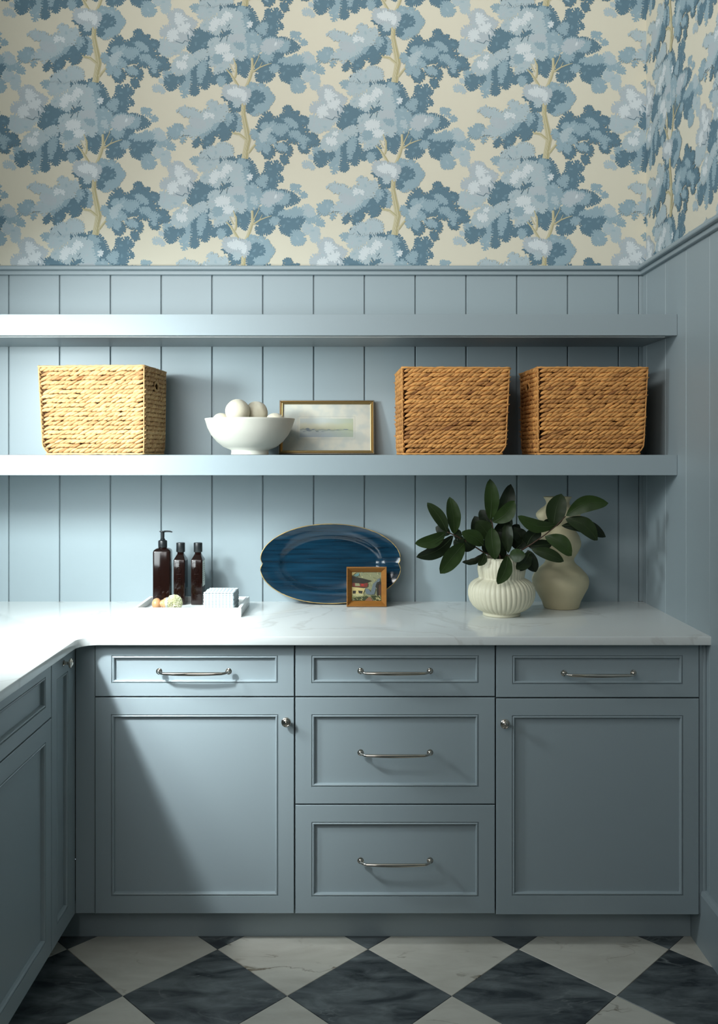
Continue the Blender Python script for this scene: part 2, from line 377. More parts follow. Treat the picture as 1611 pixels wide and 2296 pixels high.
B('L',(820,440),(890,350),(980,330),(1100,300),(1170,220),(1220,130),(1350,150),(1450,170),(1560,260),(1540,340),(1560,420),(1610,520),(1560,600),(1600,700),(1600,860),(1620,950),(1560,1040),(1500,1040),(1440,960),(1400,1050),(1330,1160),(1230,1240),(1150,1240),(1110,1290),(1060,1250),(1090,1150),(1030,1150),(970,1080),(1020,1000),(980,950),(950,800),(980,700),(1060,650),(1170,650),(1260,660),(1330,600),(1400,560),(1300,480),(1240,540),(1180,500),(1150,600),(1050,600),(980,520),(900,540),(860,520))
B('M',(1060,960),(1150,940),(1230,1000),(1180,1080),(1080,1100),(1040,1040))
B('M',(1400,740),(1480,720),(1570,760),(1560,860),(1490,840),(1440,800))
B('L2',(1330,620),(1450,600),(1580,620),(1600,700),(1500,720),(1400,720),(1340,690))
B('M',(1850,780),(1880,710),(1960,680),(2050,640),(2130,680),(2240,680),(2350,720),(2370,780),(2340,840),(2290,900),(2200,900),(2120,870),(2070,950),(2060,1040),(2020,1050),(1960,1080),(1930,1040),(1870,990),(1870,900),(1840,850))
B('L2',(1890,760),(1960,700),(2060,660),(2150,700),(2260,700),(2220,790),(2130,850),(2050,890),(2000,940),(1930,900),(1870,850))
B('L',(1690,780),(1770,760),(1810,830),(1790,900),(1720,870))
B('M',(1780,480),(1850,430),(1910,380),(1990,440),(1960,500),(1950,570),(1900,620),(1860,570),(1810,540))
B('M',(2010,1180),(2080,1110),(2170,1130),(2190,1190),(2130,1250),(2060,1240))
B('P',(400,240),(490,240),(550,330),(520,400),(430,430),(400,400),(400,330))
B('P',(450,460),(530,400),(620,400),(650,460),(600,540),(540,570),(460,540))
B('P',(260,580),(380,480),(440,560),(430,630),(360,700),(290,710),(270,640))
B('P',(980,430),(1060,320),(1130,310),(1180,380),(1250,210),(1340,230),(1380,290),(1300,330),(1260,380),(1200,450),(1150,400),(1110,470),(1050,550),(990,500))
B('P',(1090,800),(1200,750),(1320,780),(1330,860),(1240,920),(1110,920),(1080,870))
B('P',(1220,960),(1310,920),(1390,940),(1380,1020),(1290,1060),(1230,1030))
B('P',(420,1080),(500,1040),(600,1100),(580,1170),(510,1200),(430,1160))
B('P',(540,960),(600,950),(600,1020),(550,1030))
B('P',(1640,400),(1700,370),(1720,420),(1690,470),(1640,460))
TR = [  # trunk and branches: polylines with widths
 [(1715,1000,40),(1720,1180,44),(1690,1300,50),(1640,1440,54),(1590,1540,50)],
 [(1840,960,10),(1765,1110,16),(1715,1230,22)], [(2050,1090,8),(1950,1120,16),(1850,1160,22),(1730,1240,30)], [(1890,1070,7),(1850,1150,12)],
 [(1390,1000,14),(1440,1130,30),(1440,1260,36),(1420,1340,36)], [(1270,1195,16),(1350,1280,34),(1420,1390,44),(1480,1490,46)], [(1325,1100,8),(1400,1240,18)]]
for t in TR: BL.append(('T', t))
B('M',(1617,1501),(1717,1411),(1787,1461),(1887,1451),(1997,1511),(2007,1571),(2097,1641),(2097,1721),(2037,1801),(1997,1851),(1977,1901),(1837,1961),(1757,2001),(1687,1961),(1717,1851),(1657,1700))
B('D',(1617,1781),(1707,1581),(1857,1571),(1937,1671),(1927,1771),(1817,1821),(1717,1921),(1657,1951),(1607,1851))
B('M',(1740,1830),(1840,1800),(1980,1780),(2000,1860),(1900,1910),(1800,1900))
B('D',(1200,1651),(1260,1711),(1400,1701),(1520,1761),(1510,1901),(1420,1941),(1360,1921),(1310,1821),(1330,1761))
B('M',(1400,1941),(1510,1980),(1530,2180),(1500,2260),(1420,2230))
BL.append(('T', [(1570,1760,75),(1562,1950,76),(1590,2100,82),(1620,2250,95),(1645,2400,104),(1615,2550,96),(1590,2730,120)]))
BL.append(('T', [(1330,2215,16),(1390,2290,36),(1500,2310,42),(1610,2400,50)])); BL.append(('T', [(1795,2390,26),(1770,2480,32),(1650,2630,46)]))
B('L2',(1250,1481),(1340,1471),(1500,1491),(1590,1521),(1690,1551),(1680,1681),(1630,1781),(1560,1801),(1500,1741),(1420,1711),(1330,1721),(1250,1671),(1200,1591))
B('L',(1370,1750),(1440,1720),(1530,1760),(1490,1830),(1420,1850))
B('P',(1290,1581),(1370,1521),(1430,1501),(1500,1551),(1580,1560),(1620,1650),(1580,1750),(1540,1700),(1500,1640),(1430,1660),(1330,1630))
B('D',(1150,2090),(1250,2080),(1380,1960),(1450,1990),(1430,2150),(1420,2260),(1330,2240),(1350,2300),(1300,2400),(1190,2430),(1150,2380),(1140,2320),(1080,2340),(1060,2440),(1000,2480),(990,2540),(910,2560),(850,2480),(880,2380),(1000,2270),(1100,2160))
B('D',(780,2360),(820,2400),(800,2500),(740,2540),(680,2490),(720,2430))
B('M',(250,2230),(340,2170),(400,2140),(470,2140),(540,2200),(520,2300),(430,2390),(300,2370),(250,2290))
B('M',(950,2160),(1060,2100),(1150,2080),(1120,2180),(1060,2230),(960,2300),(880,2340),(850,2400),(800,2300))
B('M',(1260,1980),(1340,1940),(1400,2000),(1400,2060),(1320,2120),(1290,2180),(1260,2110))
B('M',(480,2400),(560,2350),(570,2400),(510,2470))
B('L',(400,1900),(480,1880),(560,1820),(640,1860),(700,1870),(800,1910),(880,1960),(870,1880),(980,1900),(930,1800),(980,1730),(1060,1740),(1170,1800),(1180,1850),(1250,1780),(1300,1850),(1290,1930),(1240,2000),(1230,2080),(1160,2080),(1060,2110),(1000,2200),(900,2270),(800,2300),(740,2380),(700,2420),(660,2340),(560,2340),(480,2320),(540,2240),(620,2170),(700,2150),(630,2090),(680,2030),(580,2010),(520,1970),(480,1940))
B('L2',(640,2060),(760,2040),(880,2080),(920,2160),(820,2220),(700,2180))
B('P',(880,1970),(930,1920),(970,1990),(900,2050))
B('P',(980,1960),(1040,1970),(1050,2010),(1020,2040))
B('L',(910,2560),(1050,2510),(1090,2530),(1140,2460),(1260,2460),(1370,2510),(1390,2610),(1390,2670),(1250,2720),(1150,2700),(1000,2740),(830,2700),(840,2650),(920,2620))
def Q(c, *pts): B(c, *[(x + 1457, y + 1381) for x, y in pts])
Q('M',(230,930),(250,860),(330,860),(380,920),(360,1000),(290,1030))
Q('D',(320,820),(370,740),(370,700),(450,620),(480,550),(570,560),(590,610),(660,650),(780,580),(820,500),(780,490),(850,440),(930,460),(940,540),(1000,560),(1060,520),(1060,600),(1200,640),(1230,700),(1190,770),(1120,790),(1230,830),(1230,870),(1160,910),(1280,920),(1380,960),(1370,1010),(1430,1050),(1410,1110),(1300,1130),(1230,1120),(1240,1200),(1210,1260),(1110,1240),(1060,1160),(1050,1080),(1000,1090),(940,1080),(880,1060),(840,1000),(720,1020),(600,1050),(500,1050),(380,900))
Q('D',(430,1060),(560,1090),(640,1200),(650,1270),(600,1330),(520,1350),(450,1300),(430,1200))
Q('D',(640,1100),(820,1070),(930,1120),(950,1200),(920,1290),(880,1310),(780,1240),(700,1230))
Q('D',(740,1290),(840,1310),(880,1360),(870,1440),(810,1450),(770,1400))
Q('M',(400,830),(430,750),(570,730),(650,720),(700,770),(790,760),(880,800),(880,870),(800,910),(770,960),(690,930),(600,870),(560,900),(450,900))
Q('M',(830,660),(900,650),(960,700),(1050,770),(1030,800),(990,830),(920,800),(840,730))
Q('M',(890,910),(960,880),(1070,890),(1080,960),(1190,980),(1240,1020),(1180,1060),(1180,1180),(1130,1190),(1090,1100),(1050,1030),(980,980),(900,950))
Q('M',(360,960),(480,910),(600,950),(660,1030),(640,1090),(560,1090),(480,1100),(440,1180),(370,1230),(330,1180),(340,1040))
Q('M',(450,1150),(530,1110),(570,1170),(520,1270),(460,1240))
Q('M',(640,1110),(760,1090),(860,1160),(850,1220),(760,1210),(680,1170))
Q('L',(380,940),(430,880),(550,820),(600,850),(520,930),(500,1030),(430,1060))
RND = random.Random(5)
def leafy(poly, L=36.0, size=1.0):
    """a foliage blob: smooth core outline plus single leaf lobes set along it"""
    q = []
    n = len(poly)
    for i in range(n):
        p0 = poly[i]; p1 = poly[(i + 1) % n]
        q += [(p0[0] * .78 + p1[0] * .22, p0[1] * .78 + p1[1] * .22), (p0[0] * .22 + p1[0] * .78, p0[1] * .22 + p1[1] * .78)]
    n = len(q); area2 = sum(q[i][0] * q[(i + 1) % n][1] - q[(i + 1) % n][0] * q[i][1] for i in range(n))
    if area2 < 0: q.reverse()
    g = []
    for i in range(n):
        a = q[i - 1]; b = q[(i + 1) % n]; h = math.hypot(b[0] - a[0], b[1] - a[1]) or 1
        g.append((q[i][0] - (b[1] - a[1]) / h * 19 * size, q[i][1] + (b[0] - a[0]) / h * 19 * size))
    lobes = []; carry = 0.0
    for i in range(n):
        a = q[i]; b = q[(i + 1) % n]; d = math.hypot(b[0] - a[0], b[1] - a[1])
        if d < 1e-6: continue
        ang = math.atan2(-(b[0] - a[0]), (b[1] - a[1]))          # outward
        s = carry
        while s < d:
            t = s / d; x = a[0] + (b[0] - a[0]) * t; y = a[1] + (b[1] - a[1]) * t
            an = ang + RND.uniform(-.40, .40) + .12
            ln = RND.uniform(30, 46) * size; wd = RND.uniform(12.5, 17.5) * size; off = RND.uniform(-20, -5)
            cx, cy = x + math.cos(an) * off, y + math.sin(an) * off; pts = []
            for k in range(10):
                th = 2 * PI * k / 10; u = ln * math.cos(th); v = wd * math.sin(th) * (1 + .35 * math.cos(th))
                pts.append((cx + u * math.cos(an) - v * math.sin(an), cy + u * math.sin(an) + v * math.cos(an)))
            lobes.append(pts)
            s += L * RND.uniform(.72, 1.1) * (1.5 if RND.random() < .10 else 1)
        carry = s - d
    if len(lobes) % 11 in (1, 0, 2) and len(lobes) > 11: lobes.pop()
    return g, lobes
def inside(x, y, q):
    c = False
    for i in range(len(q)):
        a, b = q[i - 1], q[i]
        if (a[1] > y) != (b[1] > y) and x < (b[0] - a[0]) * (y - a[1]) / (b[1] - a[1]) + a[0]: c = not c
    return c
def sprigs(c, q):
    xs = [a[0] for a in q]; ys = [a[1] for a in q]; out = []; placed = []
    if c == 'P': return out
    tries = int((max(xs) - min(xs)) * (max(ys) - min(ys)) / 5200)
    for _ in range(tries):
        x, y = RND.uniform(min(xs), max(xs)), RND.uniform(min(ys), max(ys))
        if not all(inside(x + 46 * math.cos(k), y + 46 * math.sin(k), q) for k in (0, 1.05, 2.1, 3.14, 4.2, 5.2)): continue
        if any(math.hypot(x - a, y - b) < 82 for a, b in placed): continue
        placed.append((x, y)); tone = {'D': 'D2', 'M': 'M2', 'L': RND.choice(('M2', 'L2')), 'L2': RND.choice(('L', 'P'))}[c]
        a0 = RND.uniform(0, 6.28)
        for k in range(5):
            an = a0 + (k - 2) * .62; ln = RND.uniform(17, 25); wd = RND.uniform(6, 8.5); cx, cy = x + math.cos(an) * ln, y + math.sin(an) * ln
            out.append((tone + ('+' if k else ''), [(cx + ln * math.cos(t) * math.cos(an) - wd * math.sin(t) * math.sin(an), cy + ln * math.cos(t) * math.sin(an) + wd * math.sin(t) * math.cos(an)) for t in [2 * PI * i / 8 for i in range(8)]]))
    return out
def ribbon(pl):
    l = []; r = []
    for i, (x, y, w) in enumerate(pl):
        a = pl[max(0, i - 1)]; b = pl[min(len(pl) - 1, i + 1)]; tx, ty = b[0] - a[0], b[1] - a[1]; h = math.hypot(tx, ty)
        nx, ny = -ty / h * w / 2, tx / h * w / 2
        l.append((x + nx, y + ny)); r.append((x - nx, y - ny))
    return l + r[::-1]
MOTIF = []
WCOL = {'D2': 8, 'M2': 9, 'D': 0, 'M': 1, 'L': 2, 'L2': 3, 'P': 4, 'T': 5, 'T2': 6}
for c_, pl in BL:
    if c_ == 'T':
        MOTIF.append(('T', ribbon(pl)))
        MOTIF.append(('T2', ribbon([(x + w * .26, y, w * .30) for x, y, w in pl])))  # printed darker stripe along the trunk
        if pl[0][2] > 60:
            for k in range(16):
                t = k / 16; i = min(int(t * 6), 5); u = t * 6 - i
                x = pl[i][0] + (pl[i + 1][0] - pl[i][0]) * u; y = pl[i][1] + (pl[i + 1][1] - pl[i][1]) * u
                MOTIF.append(('T2', ribbon([(x - 26, y, 3), (x - 12, y + 40, 9), (x + 4, y + 85, 3)])))
    else:
        core, lobes = leafy(pl, 36, 1.0 if c_ != 'P' else .95)
        MOTIF.append((c_, core)); MOTIF += [(c_ + '+', l_) for l_ in lobes]; MOTIF += sprigs(c_, core)
# thin dark printed twigs inside the pale foliage
for pts in ([(400,710,8),(470,735,8),(520,750,10),(560,700,8),(610,720,10)], [(610,600,22),(620,690,10)], [(640,490,6),(700,545,12)], [(1270,430,6),(1300,470,9),(1330,420,14)], [(1190,500,22),(1230,560,12)], [(1220,620,12),(1160,720,16)], [(1290,620,8),(1275,710,10)], [(940,40,10),(1000,110,14)], [(500,2340,10),(640,2330,8)]):
    MOTIF.append(('D', ribbon(pts)))
UP = 1 / 7.671
PXM = (DIST + PT) / F_PX
WPM = [mat('wallpaper_dark_blue', (92, 122, 137), 0.75), mat('wallpaper_mid_blue', (144, 168, 178), 0.75), mat('wallpaper_light_blue', (172, 188, 193), 0.75),
       mat('wallpaper_pale_grey', (176, 187, 192), 0.75), mat('wallpaper_pale', (208, 216, 218), 0.75), mat('wallpaper_trunk', (196, 189, 156), 0.75),
       mat('wallpaper_trunk_stripe', (172, 164, 126), 0.75), mat('wallpaper_cream', (214, 209, 190), 0.75), mat('wallpaper_dark_blue_light', (112, 142, 156), 0.75), mat('wallpaper_mid_blue_light', (158, 179, 187), 0.75)]
def paper(wall, umax_m, to3d, columns, umin_m, zmin, zmax, name='wallpaper'):
    """columns: (u of trunk in metres, z of a trunk base)."""
    vs = [to3d(umin_m, zmin, 0), to3d(umax_m, zmin, 0), to3d(umax_m, zmax, 0), to3d(umin_m, zmax, 0)]; fs = [(0, 1, 2, 3)]; ms = [7]
    for (cu, cz) in columns:
        for row in (-2, -1, 0, 1, 2):
            bz = cz + row * 342 * PXM
            if bz - 0.25 > zmax or bz + 0.62 < zmin: continue
            layer = 0; sub = 0
            for (c, pl) in MOTIF:
                if c[-1] == '+': sub = (sub + 1) % 11; off = 0.0001 + layer * 0.000008 - (sub + 1) * 0.0000006; c = c[:-1]; convex = True
                else: layer += 1; sub = 0; off = 0.0001 + layer * 0.000008; convex = False
                p = [(cu + (x - 1572) * UP * PXM, bz - (y - 2723) * UP * PXM) for x, y in pl]
                us = [q[0] for q in p]; zs = [q[1] for q in p]; u0, u1, z0, z1 = min(us), max(us), min(zs), max(zs)
                if u1 < umin_m or u0 > umax_m or z1 < zmin or z0 > zmax: continue
                for ax, val, less, need in ((0, umin_m, False, u0 < umin_m), (0, umax_m, True, u1 > umax_m), (1, zmin, False, z0 < zmin), (1, zmax, True, z1 > zmax)):
                    if need and p: p = clip_poly(p, ax, val, less)
                if len(p) < 3: continue
                n = len(vs)
                if convex: vs += [to3d(a, b, off) for a, b in p]; fs.append(tuple(range(n + len(p) - 1, n - 1, -1))); ms.append(WCOL[c]); continue
                for ti, (i0, i1, i2) in enumerate(tessellate_polygon([[Vector((a, b, 0)) for a, b in p]])):
                    A_, B_, C_ = p[i0], p[i1], p[i2]
                    cr = (B_[0] - A_[0]) * (C_[1] - A_[1]) - (B_[1] - A_[1]) * (C_[0] - A_[0])
                    if abs(cr) < 1e-10: continue
                    n = len(vs); vs += [to3d(a, b, off + (ti % 5) * 2e-7) for a, b in ((A_, B_, C_) if cr < 0 else (A_, C_, B_))]; fs.append((n, n + 1, n + 2)); ms.append(WCOL[c])
    me = bpy.data.meshes.new(name); me.from_pydata(vs, [], fs)
    for m in WPM: me.materials.append(m)
    me.polygons.foreach_set('material_index', ms)
    return link(name, me, wall)
zB = EYE + (CYP - 355) * PXM; hp = 171 * PXM
cols = []
for i, px in enumerate((-125, 212, 547, 883, 1222, 1560)):
    cols.append(((px - CXP) * PXM, zB + (hp if i % 2 else 0)))
paper(wall_back, RX + PT, lambda u, z, o: (u, PT - o, z), cols, LX, 2.085, TOP)
rcols = [(-0.27 + 0.5 * 0, 0)]
rcols = [(0.26 + 336.5 * PXM * k, zB + (hp if k % 2 == 0 else 0)) for k in range(-1, 5)]
paper(wall_right, 2.6, lambda u, z, o: (RX + PT - o, PT - u, z), rcols, 0.0, 2.085, TOP)
# ------------------------------------------------------------------ countertop
def countertop():
    X1, Y1, XL, R = RX, -0.648, -0.775, 0.055
    pts = [(LX, 0), (X1, 0), (X1, Y1)]
    cx, cy = XL + R, Y1 - R           # concave corner, rounded
    for k in range(0, 13):
        a = PI / 2 + (PI / 2) * k / 12
        pts.append((cx + R * math.cos(a), cy + R * math.sin(a)))
    pts += [(XL, -2.55), (LX, -2.55)]
    bm = bmesh.new(); vs = [bm.verts.new((x, y, 0.914)) for x, y in pts]; fc = bm.faces.new(vs)
    bm.normal_update()
    if fc.normal.z < 0: fc.normal_flip()
    r = bmesh.ops.extrude_face_region(bm, geom=[fc]); dn = [v for v in r['geom'] if isinstance(v, bmesh.types.BMVert)]
    for v in dn: v.co.z = 0.889
    bmesh.ops.recalc_face_normals(bm, faces=bm.faces)
    ed = [e for e in bm.edges if abs(e.verts[0].co.z - e.verts[1].co.z) < 1e-5 and min(e.verts[0].co.y, e.verts[1].co.y) < -0.01
          and max(e.verts[0].co.x, e.verts[1].co.x) > LX + .01 and not (abs(e.verts[0].co.x - RX) < 1e-4 and abs(e.verts[1].co.x - RX) < 1e-4)]
    bmesh.ops.bevel(bm, geom=ed, offset=0.0025, segments=3, profile=0.5, affect='EDGES')
    m = MB(); m.bm(bm)
    return m.build('countertop', QUARTZ, smooth=True, label='white quartz L-shaped countertop with rounded inner corner over the blue-grey cabinets', cat='countertop', angle=0.5)
countertop()

# ------------------------------------------------------------------ cabinets
FACE = -0.61
def front_profile(st, pr=0.0):
    return [(0.0, -0.020), (0.0, -0.0012), (0.0012, 0.0), (st - .0006, 0.0), (st, -0.0035), (st + .0012, -0.0035), (st + .0022, -0.0008),
            (st + .0045, 0.0003), (st + .0068, -0.0008), (st + .0078, -0.003), (st + .0088, -0.010)]
def frame_rect(m, x0, x1, z0, z1, prof, sx, st, sb):
    """profile loops with different stile and rail widths; profile measured after the stile"""
    def loop(i, ax, at_, ab, h): return [(x0 + ax + i, -h, z0 + ab + i), (x1 - ax - i, -h, z0 + ab + i), (x1 - ax - i, -h, z1 - at_ - i), (x0 + ax + i, -h, z1 - at_ - i)]
    rs = [loop(0, 0, 0, 0, -0.020), loop(0, 0, 0, 0, -0.0012), loop(.0012, 0, 0, 0, 0.0)]
    for (i, h) in prof: rs.append(loop(i, sx, st, sb, h))
    m.rings(rs, True, True, False)
    return loop(prof[-1][0], sx, st, sb, prof[-1][1])
MOLD = [(-.0006, 0.0), (0, -0.0035), (.0012, -0.0035), (.0022, -0.0006), (.0045, 0.0005), (.0068, -0.0006), (.0080, -0.0032), (.0088, -0.0105)]
def add_front(parent, kind, x0, x1, z0, z1, sx=0.046, st=0.047, sb=0.047, knob=None, handle=None):
    m = MB(); g = 0.0021; a0, a1, b0, b1 = x0 + g, x1 - g, z0 + g, z1 - g
    cx, cz = (a0 + a1) / 2, (b0 + b1) / 2
    lp = frame_rect(m, a0 - cx, a1 - cx, b0 - cz, b1 - cz, MOLD, sx, st, sb)
    d = m.build(kind, PAINT, parent, loc=(cx, 0, cz))
    p = MB(); u0, u1, w0, w1 = lp[0][0], lp[1][0], lp[0][2], lp[2][2]
    p.box(u0 + .0001, u1 - .0001, 0.0104, 0.0165, w0 + .0001, w1 - .0001); p.build('panel', PAINT, d)
    if knob: add_knob(d, knob[0] - cx, knob[1] - cz)
    if handle: add_handle(d, handle[0] - cx, handle[1] - cz, handle[2] if len(handle) > 2 else -0.0105)
    return d
knob_me = {}
def add_knob(parent, x, z, y=0.0):
    if 'k' not in knob_me:
        m = MB()
        prof = [(0.0085, 0), (0.0085, .0015), (0.0055, .003), (0.0045, .006), (0.0045, .012), (0.007, .0145), (0.0125, .017), (0.0142, .0195), (0.0142, .0215), (0.0128, .0235),
                (0.0105, .0242), (0.0095, .0236), (0.0088, .0245), (0.006, .0262), (0.0035, .0268), (0.003, .0262), (0.0022, .0272), (0.0006, .0276)]
        m.lathe([(r, z_) for r, z_ in prof], 28, axis='Y'); o = m.build('knob', NICKEL, smooth=True); knob_me['k'] = o.data; bpy.data.objects.remove(o)
    o = link('knob', knob_me['k'], parent); o.location = (x, y, z); return o
def add_handle(parent, x, z, y=0.0, half=0.1):
    if 'h' not in knob_me:
        m = MB()
        for s in (-1, 1):
            m.lathe([(0.0092, 0), (0.0095, .002), (0.0088, .0038), (0.0062, .0046), (0.0062, .006), (0.0045, .008), (0.002, .009)], 22, cx=s * half, axis='Y')
            m.tube([(s * half, -0.004, 0), (s * half, -0.013, 0), (s * (half - .003), -0.020, -0.0003), (s * (half - .011), -0.026, -0.0008), (s * (half - .018), -0.029, -0.001)], [0.0036, 0.0034, 0.0034, 0.0038, 0.0042], 10)
        pts = []; rad = []
        for k in range(21):
            t = -1 + 2 * k / 20
            pts.append((t * (half - .016), -0.0290 - 0.003 * (1 - t * t), -0.0009 - 0.0006 * (1 - t * t))); rad.append(0.0042 + 0.0014 * (1 - t * t))
        m.tube(pts, rad, 12)
        o = m.build('handle', NICKEL, smooth=True); knob_me['h'] = o.data; bpy.data.objects.remove(o)
    o = link('handle', knob_me['h'], parent); o.location = (x, y, z); return o
Z0, ZT, ZG = 0.1044, 0.885, 0.7325
def cabinet_body(t, w, depth=0.565, z0=Z0, z1=0.889):
    m = MB(); m.box(0.0003, w - .0003, 0.0206, min(depth, 0.545), z0, z1); m.build('body', PAINT, t)
XA, XB, XC, XD = -0.745, -0.166, 0.415, 1.0056
c1 = thing('base_cabinet', (XA, FACE, 0), 'blue-grey base cabinet with drawer over door, left of three on the back wall', 'cabinet', 'base cabinets on the back wall')
w = XB - XA; cabinet_body(c1, w)
m = MB(); m.box(-0.0565, -0.0005, 0.006, 0.03, Z0, 0.889, .001); m.build('filler_strip', PAINT, c1)
add_front(c1, 'drawer', 0, w, ZG, ZT, .047, .031, .038, handle=(w / 2, 0.8095))
add_front(c1, 'door', 0, w, Z0, ZG, .046, .049, .051, knob=(w - 0.0235, 0.665))
c2 = thing('base_cabinet', (XB, FACE, 0), 'blue-grey base cabinet with a stack of three drawers, in the middle of the back wall', 'cabinet', 'base cabinets on the back wall')
w = XC - XB; cabinet_body(c2, w); ZM = 0.4214
add_front(c2, 'drawer', 0, w, ZG, ZT, .047, .031, .038, handle=(w / 2, 0.8105))
add_front(c2, 'drawer', 0, w, ZM, ZG, .047, .049, .049, handle=(w / 2, 0.576))
add_front(c2, 'drawer', 0, w, Z0, ZM, .047, .049, .049, handle=(w / 2, 0.265))
c3 = thing('base_cabinet', (XC, FACE, 0), 'blue-grey base cabinet with one drawer over one door, against the right wall', 'cabinet', 'base cabinets on the back wall')
w = XD - XC; cabinet_body(c3, w)
m = MB(); m.box(w + 0.0005, w + 0.0183, 0.004, 0.03, Z0 - .0, 0.889, .001); m.build('filler_strip', PAINT, c3)
m = MB(); m.box(w + 0.0105, w + 0.0183, -0.002, 0.0038, 0.104, 0.886, .0012); m.build('scribe_moulding', PAINT, c3)
add_front(c3, 'drawer', 0, w, ZG - .003, ZT, .047, .031, .038, handle=(w / 2 - .0, 0.8045))
add_front(c3, 'door', 0, w, Z0 - .003, ZG - .003, .046, .049, .055, knob=(0.0245, 0.66))
m = MB(); m.box(-0.885, RX - 0.0165, -0.53, -0.515, 0, Z0 - 0.0045, .001)
m.build('toe_kick', PAINT, label='recessed blue-grey toe kick board under the three back cabinets', cat='toe kick')
# left run, fronts facing +X.  local x grows towards the back wall
LF = -0.802
n1 = thing('base_cabinet', (LF, -0.827, 0), 'narrow blue-grey tall-door cabinet in the inner corner of the left run', 'cabinet', rz=PI / 2)
cabinet_body(n1, 0.1965, 0.565)
m = MB(); m.box(0.1975, 0.2245, 0.001, 0.03, Z0, 0.889, .001); m.build('filler_strip', PAINT, n1)
add_front(n1, 'door', 0, 0.1975, Z0, ZT, .045, .060, .051, knob=(0.107, 0.854))
n2 = thing('base_cabinet', (LF, -1.787, 0), 'wide blue-grey cabinet with false drawer front over two doors, nearest in the left run', 'cabinet', rz=PI / 2)
cabinet_body(n2, 0.959, 0.565)
add_front(n2, 'drawer', 0, 0.96, ZG, ZT, .047, .031, .038)
add_front(n2, 'door', 0, 0.48, Z0, ZG, .046, .049, .051, knob=(0.4565, 0.672))
add_front(n2, 'door', 0.48, 0.96, Z0, ZG, .046, .049, .051, knob=(0.5035, 0.672))
n3 = thing('base_cabinet', (LF, -2.54, 0), 'blue-grey cabinet with drawer and door at the near end of the left run', 'cabinet', rz=PI / 2)
cabinet_body(n3, 0.75, 0.565)
add_front(n3, 'drawer', 0, 0.75, ZG, ZT, .047, .031, .038, handle=(.375, .81)); add_front(n3, 'door', 0, 0.75, Z0, ZG, .046, .049, .051, knob=(0.03, 0.66))
m = MB(); m.box(-0.90, -0.886, -2.54, -0.516, 0, Z0 - .003, .001)
m.build('toe_kick', PAINT, label='recessed blue-grey toe kick board under the left run', cat='toe kick')

# ------------------------------------------------------------------ floating shelves
SD = -0.363
def shelf(z0, z1, label):
    t = thing('wall_shelf', (0, 0, 0), label, 'shelf', 'floating shelves on the panelled wall')
    m = MB(); m.box(LX + .001, RX - .0005, SD, SD + 0.02, z0, z1, .0012); m.build('fascia', PAINT, t)
    m = MB(); m.box(LX + .001, RX - .0005, SD + 0.0202, -0.0005, z0 + 0.004, z1 - .0003); m.build('board', PAINT, t)
    m = MB(); m.box(LX + .001, RX - .022, SD + 0.052, SD + 0.062, z0 + 0.0005, z0 + .0039, .0008); m.build('light_channel', WHITEM, t, label='pale slim light channel')
    return t
shelf(1.3675, 1.4316, 'lower blue-grey floating shelf carrying the baskets, bowl and picture')
shelf(1.8075, 1.8745, 'upper empty blue-grey floating shelf under the wallpaper')
SZ = 1.4316

# ------------------------------------------------------------------ baskets
def straw_mat(name, rgb, dark):
    m = mat(name, rgb, 0.72); nt = m.node_tree; b = nt.nodes['Principled BSDF']; N = nt.nodes.new; L = nt.links.new
    at_ = N('ShaderNodeAttribute'); at_.attribute_name = 'tint'
    tc = N('ShaderNodeTexCoord'); mp = N('ShaderNodeMapping'); mp.inputs['Scale'].default_value = (40, 40, 260); L(tc.outputs['Object'], mp.inputs['Vector'])
    n = N('ShaderNodeTexNoise'); n.inputs['Scale'].default_value = 1; n.inputs['Detail'].default_value = 4; L(mp.outputs[0], n.inputs['Vector'])
    mx = N('ShaderNodeMix'); mx.data_type = 'RGBA'; mx.inputs['A'].default_value = lin(dark); mx.inputs['B'].default_value = lin(rgb)
    L(at_.outputs['Fac'], mx.inputs['Factor'])
    r = N('ShaderNodeMapRange'); r.inputs['From Min'].default_value = 0.3; r.inputs['From Max'].default_value = 0.7; r.inputs['To Min'].default_value = 0.82; r.inputs['To Max'].default_value = 1.1
    L(n.outputs['Fac'], r.inputs['Value']); s = N('ShaderNodeVectorMath'); s.operation = 'SCALE'
    L(mx.outputs['Result'], s.inputs[0]); L(r.outputs[0], s.inputs['Scale']); L(s.outputs[0], b.inputs['Base Color'])
    bp = N('ShaderNodeBump'); bp.inputs['Strength'].default_value = 0.5; bp.inputs['Distance'].default_value = 0.001
    L(n.outputs['Fac'], bp.inputs['Height']); L(bp.outputs[0], b.inputs['Normal'])
    return m
STRAW1 = straw_mat('window_lit_water_hyacinth', (214, 176, 122), (156, 108, 62))  # paler than the other baskets: window light put into the straw colour
STRAW2 = straw_mat('brown_water_hyacinth', (226, 164, 92), (138, 86, 44))
BODYM = mat('basket_inner_brown', (92, 62, 34), 0.9)
